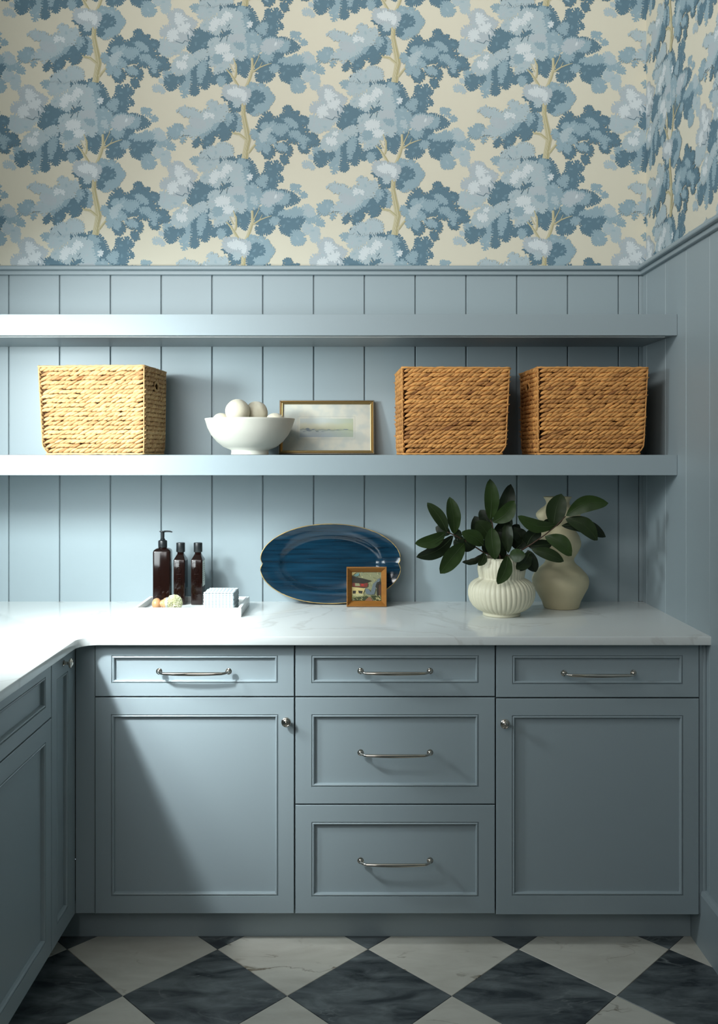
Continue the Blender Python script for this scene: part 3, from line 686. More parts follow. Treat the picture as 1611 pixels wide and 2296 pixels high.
def lobe(mb, c, ax, up, out, ln, wd, th, tint):
    """a plump strand turn: pointed ellipsoid along ax"""
    R, Sg = 7, 6
    base = len(mb.v); vs = []
    for i in range(R):
        t = -1 + 2 * i / (R - 1)
        r = max(0.0, 1 - abs(t) ** 1.9) ** 0.75 if abs(t) < 1 else 0.06
        r = max(r, .08)
        for j in range(Sg):
            a = 2 * PI * j / Sg
            vs.append(c + ax * (t * ln / 2) + up * (math.cos(a) * r * wd / 2) + out * (math.sin(a) * r * th / 2))
    fs = []
    for i in range(R - 1):
        for j in range(Sg): fs.append((i * Sg + j, i * Sg + (j + 1) % Sg, (i + 1) * Sg + (j + 1) % Sg, (i + 1) * Sg + j))
    fs.append(tuple(range(Sg))[::-1]); fs.append(tuple((R - 1) * Sg + j for j in range(Sg)))
    mb.add(vs, fs); mb.c += [tint] * len(vs)
def basket(loc, rz, W_, D_, H_, mt, label, seed, hole, tap):
    tL, tR = (1.0, .2) if tap < 0 else (.2, 1.0)
    t = thing('woven_basket', loc, label, 'basket', 'woven baskets on the lower shelf', rz=rz)
    rn = random.Random(seed); rows = 19; rh = (H_ - 0.012) / rows
    post = MB()
    for r in range(rows):
        z = 0.008 + rh * (r + .5); k = (r + .5) / rows
        tin = 0.012 * (1 - k) + 0.016 * max(0, 1 - (k / 0.10)) ** 1.5
        hL, hR, hy = -(W_ / 2 - tin * tL - .006), W_ / 2 - tin * tR - .006, D_ / 2 - tin * .5 - .006
        mb = MB(); rowt = rn.uniform(.55, 1)
        for (A, Bv, ou) in (((hL, -hy), (hR, -hy), (0, -1)), ((hR, -hy), (hR, hy), (1, 0)), ((hR, hy), (hL, hy), (0, 1)), ((hL, hy), (hL, -hy), (-1, 0))):
            A = Vector((A[0], A[1], z)); Bv = Vector((Bv[0], Bv[1], z)); ou = Vector((ou[0], ou[1], 0)); dr = (Bv - A); ln = dr.length; dr.normalize()
            pos = 0.002 + rn.uniform(0, .008)
            while pos < ln - 0.002:
                l_ = rn.uniform(.024, .040); tilt = rn.uniform(.30, .50)
                cc = A + dr * min(pos + l_ / 2 - .004, ln - 0.010) + Vector((0, 0, rn.uniform(-.001, .001))) + ou * (rn.uniform(-.0006, .0012) + 0.004 * math.sin(PI * min(max(pos / ln, 0), 1)) * 0.6)
                hole_here = hole and abs(ou.x - hole) < .1 and abs((pos + l_ / 2) - ln * 0.5) < 0.030 and 0.72 < k < 0.86
                if not hole_here:
                    ax = (dr + Vector((0, 0, tilt))).normalized(); up = ax.cross(ou).normalized()
                    lobe(mb, cc, ax, up, ou, l_ * 1.12, rh * rn.uniform(.72, 1.0), .0125 * rn.uniform(.85, 1.15), min(1, max(0, rowt * rn.uniform(.55, 1.25) + (-.35 if rn.random() < .06 else 0))))
                pos += l_ * 0.50
        mb.build('woven_row', mt, t, smooth='all')
    # wrapped rim and base cords, corner cords
    for z, ins, nm, rr in ((H_ - 0.003, 0.004, 'rim', .0036), (0.0035, 0.026, 'base_cord', .0034)):
        mb = MB(); hL, hR, hy = -(W_ / 2 - .004 - (ins - .004) * tL), W_ / 2 - .004 - (ins - .004) * tR, D_ / 2 - ins * .6; n0 = 40
        cor = [(hL, -hy), (hR, -hy), (hR, hy), (hL, hy)]; pts = []
        for i in range(4):
            a, b = cor[i], cor[(i + 1) % 4]
            for k in range(n0):
                s = k / n0; pts.append((a[0] + (b[0] - a[0]) * s, a[1] + (b[1] - a[1]) * s, z + rn.uniform(-.0008, .0008)))
        rs = []
        for i, p in enumerate(pts):
            q = Vector(pts[(i + 1) % len(pts)]) - Vector(pts[i - 1]); q.normalize(); sd = q.cross(Vector((0, 0, 1))).normalized(); r_ = rr * rn.uniform(.85, 1.25)
            rs.append([tuple(Vector(p) + sd * (math.cos(2 * PI * j / 6) * r_) + Vector((0, 0, math.sin(2 * PI * j / 6) * r_))) for j in range(6)])
        mb.rings(rs, True, False, False, loop=True); mb.c = [rn.uniform(.6, 1) for _ in mb.v]
        mb.build(nm, mt, t, smooth='all')
    for sx in (-1, 1):
        for sy in (-1, 1):
            mb = MB(); pts = []
            for i in range(24):
                k = i / 23; tin = 0.012 * (1 - k) + 0.016 * max(0, 1 - (k / 0.10)) ** 1.5
                pts.append((sx * (W_ / 2 - tin * (tL if sx < 0 else tR) - .004), sy * (D_ / 2 - tin * .5 - .004), .004 + k * (H_ - .008)))
            mb.tube(pts, [.0025 * rn.uniform(.8, 1.2) for _ in pts], 6); mb.c = [rn.uniform(.5, .85) for _ in mb.v]
            mb.build('corner_cord', mt, t, smooth='all')
    # liner shell
    mb = MB(); i0, i1 = .016, .008
    def rc(ix, z): return [(-W_ / 2 + ix, -D_ / 2 + ix, z), (W_ / 2 - ix, -D_ / 2 + ix, z), (W_ / 2 - ix, D_ / 2 - ix, z), (-W_ / 2 + ix, D_ / 2 - ix, z)]
    mb.rings([rc(.032, .004), rc(.022, .03), rc(.011, H_ - .006), rc(.015, H_ - .006), rc(.026, .03), rc(.034, .008)], True, True, True)
    mb.build('liner', BODYM, t)
    if hole:
        mb = MB(); pts = [(hole * (W_ / 2 - .001), .024 * math.cos(a), H_ * .79 + .014 * math.sin(a)) for a in [2 * PI * k / 24 for k in range(25)]]
        mb.tube(pts, .0042, 7, caps=False); mb.c = [rn.uniform(.6, 1) for _ in mb.v]; mb.build('grip', mt, t, smooth='all', label='wrapped oval hand grip')
    return t
basket((-0.829 + .005, -0.190, SZ), math.radians(-4.0), 0.352, 0.270, 0.286, STRAW1, 'straw woven basket with window light in its colour, alone at the left end of the lower shelf', 3, 1, -1)
basket((0.3275, -0.186, SZ), math.radians(2.0), 0.352, 0.270, 0.281, STRAW2, 'brown woven basket beside the framed seascape, left of the right-hand pair', 8, 0, 1)
basket((0.765, -0.186, SZ), math.radians(2.0), 0.362, 0.272, 0.281, STRAW2, 'brown woven basket against the right end of the lower shelf', 15, -1, 1)

# ------------------------------------------------------------------ bowl with wool balls
CER = mat('matte_off_white_ceramic', (206, 204, 192), 0.62, bump=(90, 0.08))
bz = SZ; m = MB()
out = [(0.060, 0), (0.0625, .001), (0.0615, .012), (0.063, .016), (0.088, .026), (0.110, .044), (0.128, .066), (0.140, .090), (0.1475, .113), (0.1495, .118), (0.1485, .120)]
inn = [(0.145, .119), (0.137, .095), (0.122, .066), (0.102, .045), (0.075, .032), (0.03, .027), (0.002, .026)]
m.lathe(out + inn, 64, rib=lambda a, z, r: 0.0004 * math.sin(3 * a + z * 60))
bx, by = at(561, 0, 3.21)[0], -0.195
m.build('bowl', CER, smooth=True, loc=(bx, by, bz), label='wide off-white footed bowl holding the wool balls on the lower shelf', cat='bowl', angle=1.0)
WOOL = mat('cream_felted_wool', (214, 206, 184), 0.95, bump=(160, 0.5), sheen=0.3)
balls = [(533, 922.5, 3.19, .0410, 'cream wool ball at the front left of the footed bowl, nearly whole in view'),
         (575.5, 925, 3.24, .0380, 'cream wool ball sitting highest in the footed bowl'),
         (497, 948, 3.22, .0330, 'cream wool ball half hidden at the left rim of the bowl'),
         (617, 948, 3.20, .0330, 'cream wool ball showing only its top at the right rim of the bowl'),
         (553, 960, 3.12, .0360, 'cream wool ball barely showing over the rim, centre front of the bowl'), ]
for px, py, d, r, lab in balls:
    p = at(px, py, d); m = MB(); rn = random.Random(int(px)); m.sphere((0, 0, 0), r, 28, 18)
    m.v = [tuple(Vector(v) * (1 + .012 * math.sin(v[0] * 120 + px) * math.cos(v[2] * 140 + py))) for v in m.v]
    m.build('wool_ball', WOOL, smooth='all', loc=p, label=lab, cat='ball', group='wool balls in the footed bowl')

# ------------------------------------------------------------------ framed watercolour on the shelf
GOLD = mat('champagne_gold_frame', (176, 152, 104), 0.28, metal=0.85)
SILV = mat('silver_frame_edge', (150, 142, 128), 0.25, metal=0.9)
def lean_thing(name, x, y, z, rx, label, cat): return thing(name, (x, y, z), label, cat, rx=rx)
fw, fh = 0.332, 0.192
pf = lean_thing('picture_frame', at(733, 0, 3.36)[0], -0.046, SZ, math.radians(-11.5), 'slim gold framed faded seascape leaning behind the footed bowl', 'picture')
m = MB(); m.rings([[(s0 * (fw / 2 - i), -h, (fh - i) if s1 else i) for (s0, s1) in ((-1, 0), (1, 0), (1, 1), (-1, 1))] for (i, h) in ((0, 0), (0, .012), (.0012, .0135), (.003, .0135), (.004, .012))], True, False, False)
m.build('outer_edge', SILV, pf)
m = MB(); m.rings([[(s0 * (fw / 2 - i), -h, (fh - i) if s1 else i) for (s0, s1) in ((-1, 0), (1, 0), (1, 1), (-1, 1))] for (i, h) in ((.004, .012), (.005, .0105), (.0075, .0125), (.009, .0110), (.0105, .0112), (.012, .009), (.0135, .0085), (.0135, .004))], True, False, False)
m.build('moulding', GOLD, pf)
def print_mat():
    m = mat('watercolour_mount', (212, 212, 198), 0.7); nt = m.node_tree; b = nt.nodes['Principled BSDF']; N = nt.nodes.new; L = nt.links.new
    tc = N('ShaderNodeTexCoord'); n = N('ShaderNodeTexNoise'); n.inputs['Scale'].default_value = 22; n.inputs['Detail'].default_value = 3
    L(tc.outputs['Object'], n.inputs['Vector']); r = N('ShaderNodeValToRGB'); r.color_ramp.elements[0].position = .42; r.color_ramp.elements[0].color = lin((200, 204, 196))
    r.color_ramp.elements[1].position = .58; r.color_ramp.elements[1].color = lin((216, 214, 200)); L(n.outputs['Fac'], r.inputs['Fac']); L(r.outputs[0], b.inputs['Base Color'])
    return m
MOUNT = print_mat()
m = MB(); m.box(-fw / 2 + .0005, fw / 2 - .0005, -.0040, -.0005, .0005, fh - .0005); m.build('mount', MOUNT, pf)
def sea_mat():
    m = mat('faded_seascape_print', (190, 196, 180), 0.7); nt = m.node_tree; b = nt.nodes['Principled BSDF']; N = nt.nodes.new; L = nt.links.new
    tc = N('ShaderNodeTexCoord'); sp = N('ShaderNodeSeparateXYZ'); L(tc.outputs['Generated'], sp.inputs[0])
    n = N('ShaderNodeTexNoise'); n.inputs['Scale'].default_value = 60; n.inputs['Detail'].default_value = 5; L(tc.outputs['Object'], n.inputs['Vector'])
    ad = N('ShaderNodeMath'); ad.operation = 'MULTIPLY_ADD'; ad.inputs[1].default_value = .28; L(n.outputs['Fac'], ad.inputs[0])
    L(sp.outputs['Z'], ad.inputs[2]); r = N('ShaderNodeValToRGB'); e = r.color_ramp.elements
    e[0].position = .12; e[0].color = lin((170, 182, 190)); e[1].position = .95; e[1].color = lin((196, 202, 196))
    for p_, c_ in ((.45, (184, 192, 188)), (.52, (150, 160, 152)), (.60, (198, 196, 170)), (.8, (206, 204, 182))): k = e.new(p_); k.color = lin(c_)
    L(ad.outputs[0], r.inputs['Fac']); g = N('ShaderNodeMix'); g.data_type = 'RGBA'; g.inputs['B'].default_value = lin((172, 184, 146))
    k2 = N('ShaderNodeMapRange'); k2.inputs['From Min'].default_value = .45; k2.inputs['From Max'].default_value = 1; k2.inputs['To Max'].default_value = .6
    L(sp.outputs['X'], k2.inputs['Value']); L(k2.outputs[0], g.inputs['Factor']); L(r.outputs[0], g.inputs['A']); L(g.outputs['Result'], b.inputs['Base Color'])
    return m
SEA = sea_mat(); LINE = mat('mount_line', (176, 176, 162), .7); SMUDGE = mat('blue_grey_wash', (120, 134, 144), .8)
k = 0.192 / 121
def fp(px, py): return ((px - 733) * k, (1019 - py) * k)
x0, z1 = fp(674, 938.7); x1, z0 = fp(791, 980)
m = MB(); m.box(x0, x1, -.0046, -.00405, z0, z1); m.build('print', SEA, pf)
m = MB(); a0, c1_ = fp(669.5, 933.5); a1, c0_ = fp(795, 984.5)
for q in ((a0, a1, c0_, c0_ + .0006), (a0, a1, c1_ - .0006, c1_), (a0, a0 + .0006, c0_, c1_), (a1 - .0006, a1, c0_, c1_)): m.box(q[0], q[1], -.0045, -.00405, q[2], q[3])
m.build('ruled_border', LINE, pf)
m = MB(); rn = random.Random(2)
for px, py, w_, h_ in ((691, 962, 10, 5), (694, 966, 14, 2.5), (703, 963, 6, 2), (712, 968, 8, 1.5), (724, 968, 7, 1.2), (738, 963.5, 8, 1.5), (757, 964, 9, 1.5), (775, 963, 12, 2), (683, 968, 8, 1.2)):
    cx, cz = fp(px, py); n_ = 9
    m.add([(cx + w_ / 2 * k * math.cos(2 * PI * j / n_) * rn.uniform(.8, 1.1), -.00475, cz + h_ / 2 * k * math.sin(2 * PI * j / n_) * rn.uniform(.7, 1.1)) for j in range(n_)], [tuple(range(n_))])
m.build('brush_marks', SMUDGE, pf)
m = MB(); m.box(-fw / 2 + .0137, fw / 2 - .0137, -.0072, -.0056, .0137, fh - .0137); m.build('glass', GLASS, pf)
CT = 0.914
# ------------------------------------------------------------------ tray and its things
t = thing('serving_tray', (-0.5265, -0.197, CT), 'white marble tray at the left of the counter holding bottles, brush and cloths', 'tray')
tw, td, th = 0.345, 0.252, 0.029
m = MB(); m.box(-tw / 2, tw / 2, -td / 2, td / 2, 0, .0105, .0012); m.build('base', WHITEM, t)
m = MB()
m.rings([[(sx * (tw / 2 - i), sy * (td / 2 - i), z) for sx, sy in ((-1, -1), (1, -1), (1, 1), (-1, 1))] for i, z in ((0, .0106), (0, th - .001), (.001, th), (.011, th), (.012, th - .001), (.012, .0106))], True)
m.build('raised_edge', WHITEM, t)
TZ = CT + .0107
AMBER = mat('dark_amber_plastic', (24, 10, 7), 0.09, coat=0.1, spec=0.42)
BLACKP = mat('satin_black_cap', (26, 30, 32), 0.36)
LABW = mat('white_label', (206, 214, 206), 0.6); LABB = mat('blue_grey_label', (58, 74, 84), 0.5)
def rsq(hx, hy, r, z, n=5):
    o = []
    for (sx, sy, a0) in ((1, -1, -PI / 2), (1, 1, 0), (-1, 1, PI / 2), (-1, -1, PI)):
        for k in range(n):
            a = a0 + PI / 2 * k / (n - 1); o.append((sx * (hx - r) + r * math.cos(a), sy * (hy - r) + r * math.sin(a), z))
    return o
def text_mesh(mb, txt, size, ext, M):
    cu = bpy.data.curves.new('t', 'FONT'); cu.body = txt; cu.size = size; cu.extrude = ext; cu.align_x = 'CENTER'; cu.align_y = 'CENTER'; cu.resolution_u = 3
    cu.space_character = 1.1
    o = bpy.data.objects.new('t', cu); COL.objects.link(o); dg = bpy.context.evaluated_depsgraph_get(); dg.update()
    me = bpy.data.meshes.new_from_object(o.evaluated_get(dg)); bpy.data.objects.remove(o)
    old = mb.M; mb.M = M; mb.add([v.co[:] for v in me.vertices], [tuple(p.vertices) for p in me.polygons]); mb.M = old
    bpy.data.meshes.remove(me)
def star(mb, cx, cz, r, y):
    pts = []
    for k in range(8):
        a = PI / 4 * k + PI / 8 * 0; q = r if k % 2 == 0 else r * .38; pts.append((cx + q * math.cos(a), cz + q * math.sin(a)))
    mb.rings([[(x, y, z) for x, z in pts], [(x * .98 + cx * .02, y - .0008, z) for x, z in pts]], True, True, True)
def small_bottle(loc, rz, label, side):
    b = thing('toiletry_bottle', loc, label, 'bottle', rz=rz); hx, hy = .0195, .0300
    m = MB(); m.rings([rsq(hx - .003, hy - .003, .004, 0), rsq(hx - .0005, hy - .0005, .004, .0015), rsq(hx, hy, .004, .004), rsq(hx, hy, .004, .150), rsq(hx - .001, hy - .001, .004, .153),
                       rsq(.0125, .0150, .006, .1665), rsq(.0120, .0125, .009, .1700), rsq(.0112, .0112, .0111, .1705), rsq(.0112, .0112, .0111, .176)], True, True, True)
    m.build('body', AMBER, b, smooth=True)
    m = MB(); fr = [(.0, .0), (.0, .0009), (.0008, .0009), (.0008, 0)]
    m.rings([[(s0 * (.0135 - i), -hy - h, (.143 - i) if s1 else (.016 + i)) for (s0, s1) in ((-1, 0), (1, 0), (1, 1), (-1, 1))] for (i, h) in fr], True)
    m.build('embossed_border', AMBER, b)
    m = MB(); text_mesh(m, 'CREMO', .0230, .0011, Matrix.Translation((0, -hy - .0010, .081)) @ Matrix.Rotation(PI / 2, 4, 'X') @ Matrix.Rotation(PI / 2, 4, 'Z') @ Matrix.Scale(1.18, 4, (1, 0, 0)))
    star(m, .001, .1335, .0032, -hy); star(m, .001, .0285, .0032, -hy)
    m.build('embossed_lettering', AMBER, b)
    m = MB(); m.lathe([(.0142, .1765), (.0148, .178), (.0148, .2060), (.0142, .2075), (.0120, .2075), (.0110, .2065), (.0005, .2065)], 32); m.build('cap', BLACKP, b, smooth=True)
    m = MB(); m.box(hx - .0001, hx + .0004, -hy + .0045, hy - .0045, .062 if side == 'w' else .055, .148); m.build('side_label', LABW if side == 'w' else LABB, b, label='white side label' if side == 'w' else 'blue-grey side label')
    if side == 'w':
        l = MB()
        for k in range(9): l.box(hx + .0004, hx + .0005, -hy + .010, hy - .014 - (k % 3) * .004, .136 - k * .007, .1375 - k * .007)
        l.build('printed_lines', LABB, b)
    return b
b3 = at(439, 0, 3.24); small_bottle((b3[0] + .001, -0.1165, TZ), 0, 'narrow square amber bottle with white side label, beside the striped cloths', 'w')
b2 = at(399.5, 0, 3.24); small_bottle((b2[0] + .001, -0.1165, TZ), 0, 'narrow square amber bottle between the pump bottle and its white-labelled twin', 'b')
pb = thing('pump_bottle', (at(360, 0, 3.24)[0] , -0.1215, TZ), 'tall square amber bottle with black pump, behind the wooden brush', 'bottle', rz=math.radians(3))
hx = .0295; m = MB()
m.rings([rsq(hx - .003, hx - .003, .006, 0), rsq(hx, hx, .006, .003), rsq(hx, hx, .006, .178), rsq(hx - .002, hx - .002, .006, .184), rsq(hx - .008, hx - .008, .006, .1885), rsq(.0165, .0165, .010, .1905), rsq(.013, .013, .0129, .192), rsq(.013, .013, .0129, .198)], True, True, True)
m.build('body', AMBER, pb, smooth=True)
m = MB(); text_mesh(m, 'CREMO', .012, .0002, Matrix.Translation((-.006, -hx - .0002, .095)) @ Matrix.Rotation(PI / 2, 4, 'X') @ Matrix.Rotation(PI / 2, 4, 'Z') @ Matrix.Scale(1.6, 4, (1, 0, 0)))
m.build('embossed_lettering', AMBER, pb)
m = MB(); m.lathe([(.0148, .1925), (.0152, .194), (.0152, .213), (.0140, .2155), (.0080, .2180), (.0080, .2215), (.0070, .2225), (.0070, .2225)], 32); m.build('collar', BLACKP, pb, smooth=True)
m = MB(); m.lathe([(.0060, .2227), (.0060, .2425), (.0100, .2445), (.0115, .2460), (.0112, .2475), (.004, .2480)], 24)
m.tube([(.004, 0, .2463), (.014, 0, .2467), (.024, 0, .2462), (.0325, 0, .2440)], [.0032, .003, .0026, .0019], 8)
m.build('pump_head', BLACKP, pb, smooth=True)
# dish brush
BEECH = mat('varnished_beech', (196, 150, 108), 0.3, vary=(30, .08, (1, 6, 6)))
BAND = mat('brushed_steel_band', (206, 210, 210), 0.35, metal=.6); BRIS = mat('cream_bristles', (238, 238, 204), .7)
br = thing('dish_brush', (at(373, 0, 3.12)[0], -0.268, TZ + .0012), 'small wooden dish brush with round cream bristle head, lying at the tray front', 'brush', rz=math.radians(-8))
br.rotation_euler = (0, math.radians(-3.5), math.radians(-8)); ZC = .0235
m = MB(); m.lathe([(.003, -.0480), (.010, -.0462), (.0160, -.0415), (.0188, -.0345), (.0180, -.0275), (.0130, -.0215), (.0092, -.0195), (.0090, -.0175), (.0118, -.0160), (.0132, -.0130), (.0128, -.0105), (.0130, -.0095),
                       (.0170, -.0065), (.0188, -.0020), (.0192, .0010)], 32, z0=ZC, axis='X'); m.build('handle', BEECH, br, smooth=True, angle=.9)
m = MB(); m.lathe([(.0195, .0010), (.0199, .0014), (.0199, .0085), (.0192, .0090)], 32, z0=ZC, axis='X'); m.build('metal_band', BAND, br, smooth=True)
m = MB(); rn = random.Random(4)
m.sphere((.025, 0, ZC), .0185, 18, 12)
for k in range(1100):
    u = rn.uniform(-.6, 1); a = rn.uniform(0, 2 * PI); s = math.sqrt(1 - u * u) if u > -1 else 0
    d = Vector((u, s * math.cos(a), s * math.sin(a))); c0 = Vector((.020, 0, ZC)) + d * .012
    ln = .0285
    tip = Vector((.0250, 0, ZC)) + d * ln * rn.uniform(.93, 1.0)
    if tip.z < .0006: tip.z = .0006
    tip += Vector((rn.uniform(-1, 1), rn.uniform(-1, 1), rn.uniform(-1, 1) * .5)) * .0009
    if tip.x < .0095: continue
    m.tube([c0, tip], [.0010, .0007], 3)
m.build('bristles', BRIS, br, kind='stuff')
# stack of striped cloths
def stripe_mat():
    m = mat('striped_cotton', (232, 236, 236), .9, sheen=.2); nt = m.node_tree; b = nt.nodes['Principled BSDF']; N = nt.nodes.new; L = nt.links.new
    tc = N('ShaderNodeTexCoord'); sp = N('ShaderNodeSeparateXYZ'); L(tc.outputs['Object'], sp.inputs[0])
    mu = N('ShaderNodeMath'); mu.operation = 'MULTIPLY'; mu.inputs[1].default_value = 2 * PI / .0112; L(sp.outputs['X'], mu.inputs[0])
    si = N('ShaderNodeMath'); si.operation = 'SINE'; L(mu.outputs[0], si.inputs[0])
    r = N('ShaderNodeValToRGB'); r.color_ramp.elements[0].position = .45; r.color_ramp.elements[0].color = lin((226, 230, 230)); r.color_ramp.elements[1].position = .6; r.color_ramp.elements[1].color = lin((168, 182, 188))
    mr = N('ShaderNodeMapRange'); mr.inputs['From Min'].default_value = -1; L(si.outputs[0], mr.inputs['Value']); L(mr.outputs[0], r.inputs['Fac']); L(r.outputs[0], b.inputs['Base Color'])
    return m
ORD = 'first second third fourth fifth sixth seventh eighth ninth tenth eleventh twelfth thirteenth'.split(); STR = stripe_mat(); rn = random.Random(9); LAY = 14; lh = .0043
sx0 = at(491.5, 0, 3.13)[0]
for k in range(LAY):
    m = MB(); top = k == LAY - 1; nx, ny = 12, 10; jx, jy = rn.uniform(-.0012, .0012), rn.uniform(-.0015, .0015)
    hx_, hy_ = .0495, .0575
    def dome(x, y): return (1 - (x / hx_) ** 2) * (1 - (y / hy_) ** 2) * .0045 * (k / LAY) + (.0015 * math.sin(y * 90 + 1) * (k / LAY) if top else 0)
    def lp(hx2, hy2, z):
        o = []
        for s in range(24): o.append((-hx2 + 2 * hx2 * s / 24, -hy2))
        for s in range(24): o.append((hx2, -hy2 + 2 * hy2 * s / 24))
        for s in range(24): o.append((hx2 - 2 * hx2 * s / 24, hy2))
        for s in range(24): o.append((-hx2, hy2 - 2 * hy2 * s / 24))
        return [(x + jx, y + jy, z + dome(x, y)) for x, y in o]
    rs = [lp(hx_ * f_, hy_ * f_, 0) for f_ in (.25, .6, .9)] + [lp(hx_ - .0018, hy_ - .0018, 0), lp(hx_ - .0003, hy_ - .0003, lh * .25), lp(hx_, hy_, lh * .5), lp(hx_ - .0003, hy_ - .0003, lh * .75), lp(hx_ - .0018, hy_ - .0018, lh * .97)] + [lp(hx_ * f_, hy_ * f_, lh * .97) for f_ in (.9, .6, .25)]
    m.rings(rs, True, True, True)
    o = m.build('folded_cloth', STR, smooth='all', loc=(sx0, -0.2120, TZ + k * lh), cat='cloth', group='striped cloths stacked on the tray',
                label='topmost grey and white striped cloth of the stack on the tray' if top else ('lowest striped cloth of the stack, flat on the tray' if k == 0 else ORD[LAY - 1 - k] + ' striped cloth counted from the top of the stack on the tray'))
    o.rotation_euler = (0, 0, math.radians(-1.5))

# ------------------------------------------------------------------ blue platter
def plat_mat():
    m = mat('glazed_teal_blue', (16, 50, 70), 0.09, coat=.3); nt = m.node_tree; b = nt.nodes['Principled BSDF']; N = nt.nodes.new; L = nt.links.new
    tc = N('ShaderNodeTexCoord'); mp = N('ShaderNodeMapping'); mp.inputs['Scale'].default_value = (4, 1, 70); L(tc.outputs['Object'], mp.inputs['Vector'])
    n = N('ShaderNodeTexNoise'); n.inputs['Scale'].default_value = 1.2; n.inputs['Detail'].default_value = 5; L(mp.outputs[0], n.inputs['Vector'])
    r = N('ShaderNodeValToRGB'); r.color_ramp.elements[0].position = .35; r.color_ramp.elements[0].color = lin((9, 31, 45)); r.color_ramp.elements[1].position = .68; r.color_ramp.elements[1].color = lin((16, 53, 74))
    L(n.outputs['Fac'], r.inputs['Fac']); L(r.outputs[0], b.inputs['Base Color'])
    bp = N('ShaderNodeBump'); bp.inputs['Strength'].default_value = .25; bp.inputs['Distance'].default_value = .002; L(n.outputs['Fac'], bp.inputs['Height']); L(bp.outputs[0], b.inputs['Normal'])
    return m
PLAT = plat_mat(); GRIM = mat('worn_gold_rim', (186, 160, 108), .4, metal=.7)
a_, b_ = .2475, .1365
plr = thing('oval_platter', (at(742, 0, 3.36)[0], -0.033, CT + b_ + .001), 'large glossy dark blue oval platter with notched ends, propped on the wall', 'platter', rx=math.radians(-7))
def outline(th, s):
    n_ = 1 - .052 * math.exp(-abs(math.sin(th)) / .11) * max(0, (s - .55) / .45)
    r_ = 1 / ((abs(math.cos(th)) ** 2.08 + abs(math.sin(th)) ** 2.08) ** (1 / 2.08))
    return (a_ * r_ * math.cos(th) * n_, b_ * r_ * math.sin(th) * (1 - .02 * math.exp(-abs(math.sin(th)) / .11)))
def plring(s, h, wob=0):
    o = []
    for j in range(144):
        th = 2 * PI * j / 144; x, z = outline(th, s); sy = s if s > .75 else s * (1)
        # the well is a rounder oval than the rim
        o.append((x * s, -h - wob * math.sin(5 * th) - wob * .6 * math.sin(9 * th + 1), z * s))
    return o
m = MB(); m.rings([plring(1, .030, .0012), plring(.965, .0275, .001), plring(.86, .0215, .0006), plring(.76, .0185), plring(.715, .014), plring(.685, .0075), plring(.62, .004), plring(.4, .003), plring(.1, .003)], True, False, True)
m.rings([plring(1, .030, .0012), plring(.99, .027, .001), plring(.86, .0165, .0006), plring(.74, .011), plring(.68, .0015), plring(.6, 0), plring(.1, 0)], True, False, True)
m.build('glazed_dish', PLAT, plr, smooth='all')
rp = plring(1.0, .0295, .0012); m = MB(); rn = random.Random(1)
m.tube(rp + [rp[0]], [.0016 * rn.uniform(.7, 1.4) for _ in range(145)], 6, caps=False); m.build('gold_rim', GRIM, plr, smooth='all', label='thin worn gold rim')

# ------------------------------------------------------------------ small oil painting
FRM = mat('ochre_wood_frame', (132, 86, 34), .45, vary=(20, .1, (1, 1, 8)))
sp_ = .1365 ; sh_ = .134
sf = thing('picture_frame', (at(822.5, 0, 3.30)[0], -0.098, CT), 'small square painting in a deep ochre wood frame, in front of the blue platter', 'picture', rx=math.radians(-3))
m = MB(); m.rings([[(s0 * (sp_ / 2 - i), -h, (sh_ - i) if s1 else i) for (s0, s1) in ((-1, 0), (1, 0), (1, 1), (-1, 1))] for (i, h) in ((0, 0), (0, .024), (.001, .025), (.0030, .025), (.0180, .006), (.0185, .002))], True)
m.build('frame', FRM, sf)
PC = {'bg': (124, 124, 92), 'roof': (34, 30, 20), 'red': (104, 40, 26), 'hot': (150, 34, 26), 'wall': (176, 158, 104), 'blue': (88, 98, 102), 'green': (44, 50, 18), 'brown': (70, 44, 28), 'path': (120, 80, 50), 'lite': (190, 184, 140), 'teal': (84, 116, 112), 'olive': (110, 112, 66)}
PM = list(PC); PMM = [mat('oil_' + n_, PC[n_], .5, bump=(300, .4)) for n_ in PM]
ip = sp_ - .037
def pp(x, y): return (-ip / 2 + (x - 350) / 900 * ip, .018 + (1205 - y) / 905 * (sh_ - .036))
m = MB(); m.box(-sp_ / 2 + .003, sp_ / 2 - .003, -.0028, -.0005, .003, sh_ - .003); m.build('canvas_board', PMM[0], sf)
m = MB(); hgt = [.0029]
def daub(c_, *pts):
    hgt[0] += .00002; q = [pp(min(max(x, 345), 1255), min(max(y, 295), 1208)) for x, y in pts]
    m.add([(x, -hgt[0], z) for x, z in q], [tuple(range(len(q)))], PM.index(c_))
rn = random.Random(12)
for k_ in range(150):
    x, y = rn.uniform(380, 1230), rn.uniform(310, 960)
    ln, wd = rn.uniform(30, 90), rn.uniform(8, 20); an = rn.choice((.6, .9, -.7, 1.1)) + rn.uniform(-.2, .2)
    dx, dy = math.cos(an) * ln / 2, math.sin(an) * ln / 2; nx, ny = -math.sin(an) * wd / 2, math.cos(an) * wd / 2
    daub(rn.choice(['lite', 'olive', 'blue', 'wall', 'bg', 'olive', 'teal' if y < 420 else 'olive']), (x - dx, y - dy), (x + nx, y + ny), (x + dx, y + dy), (x - nx, y - ny))
daub('wall', (350, 310), (470, 310), (400, 380), (350, 400)); daub('teal', (400, 400), (560, 320), (570, 400), (500, 440), (430, 420))
daub('blue', (750, 820), (860, 830), (930, 930), (1000, 670), (1130, 560), (1200, 480), (1220, 560), (1100, 760), (1040, 1000), (900, 1010), (780, 980))
daub('roof', (350, 420), (540, 470), (720, 510), (950, 575), (860, 610), (800, 640), (700, 665), (380, 650), (350, 700))
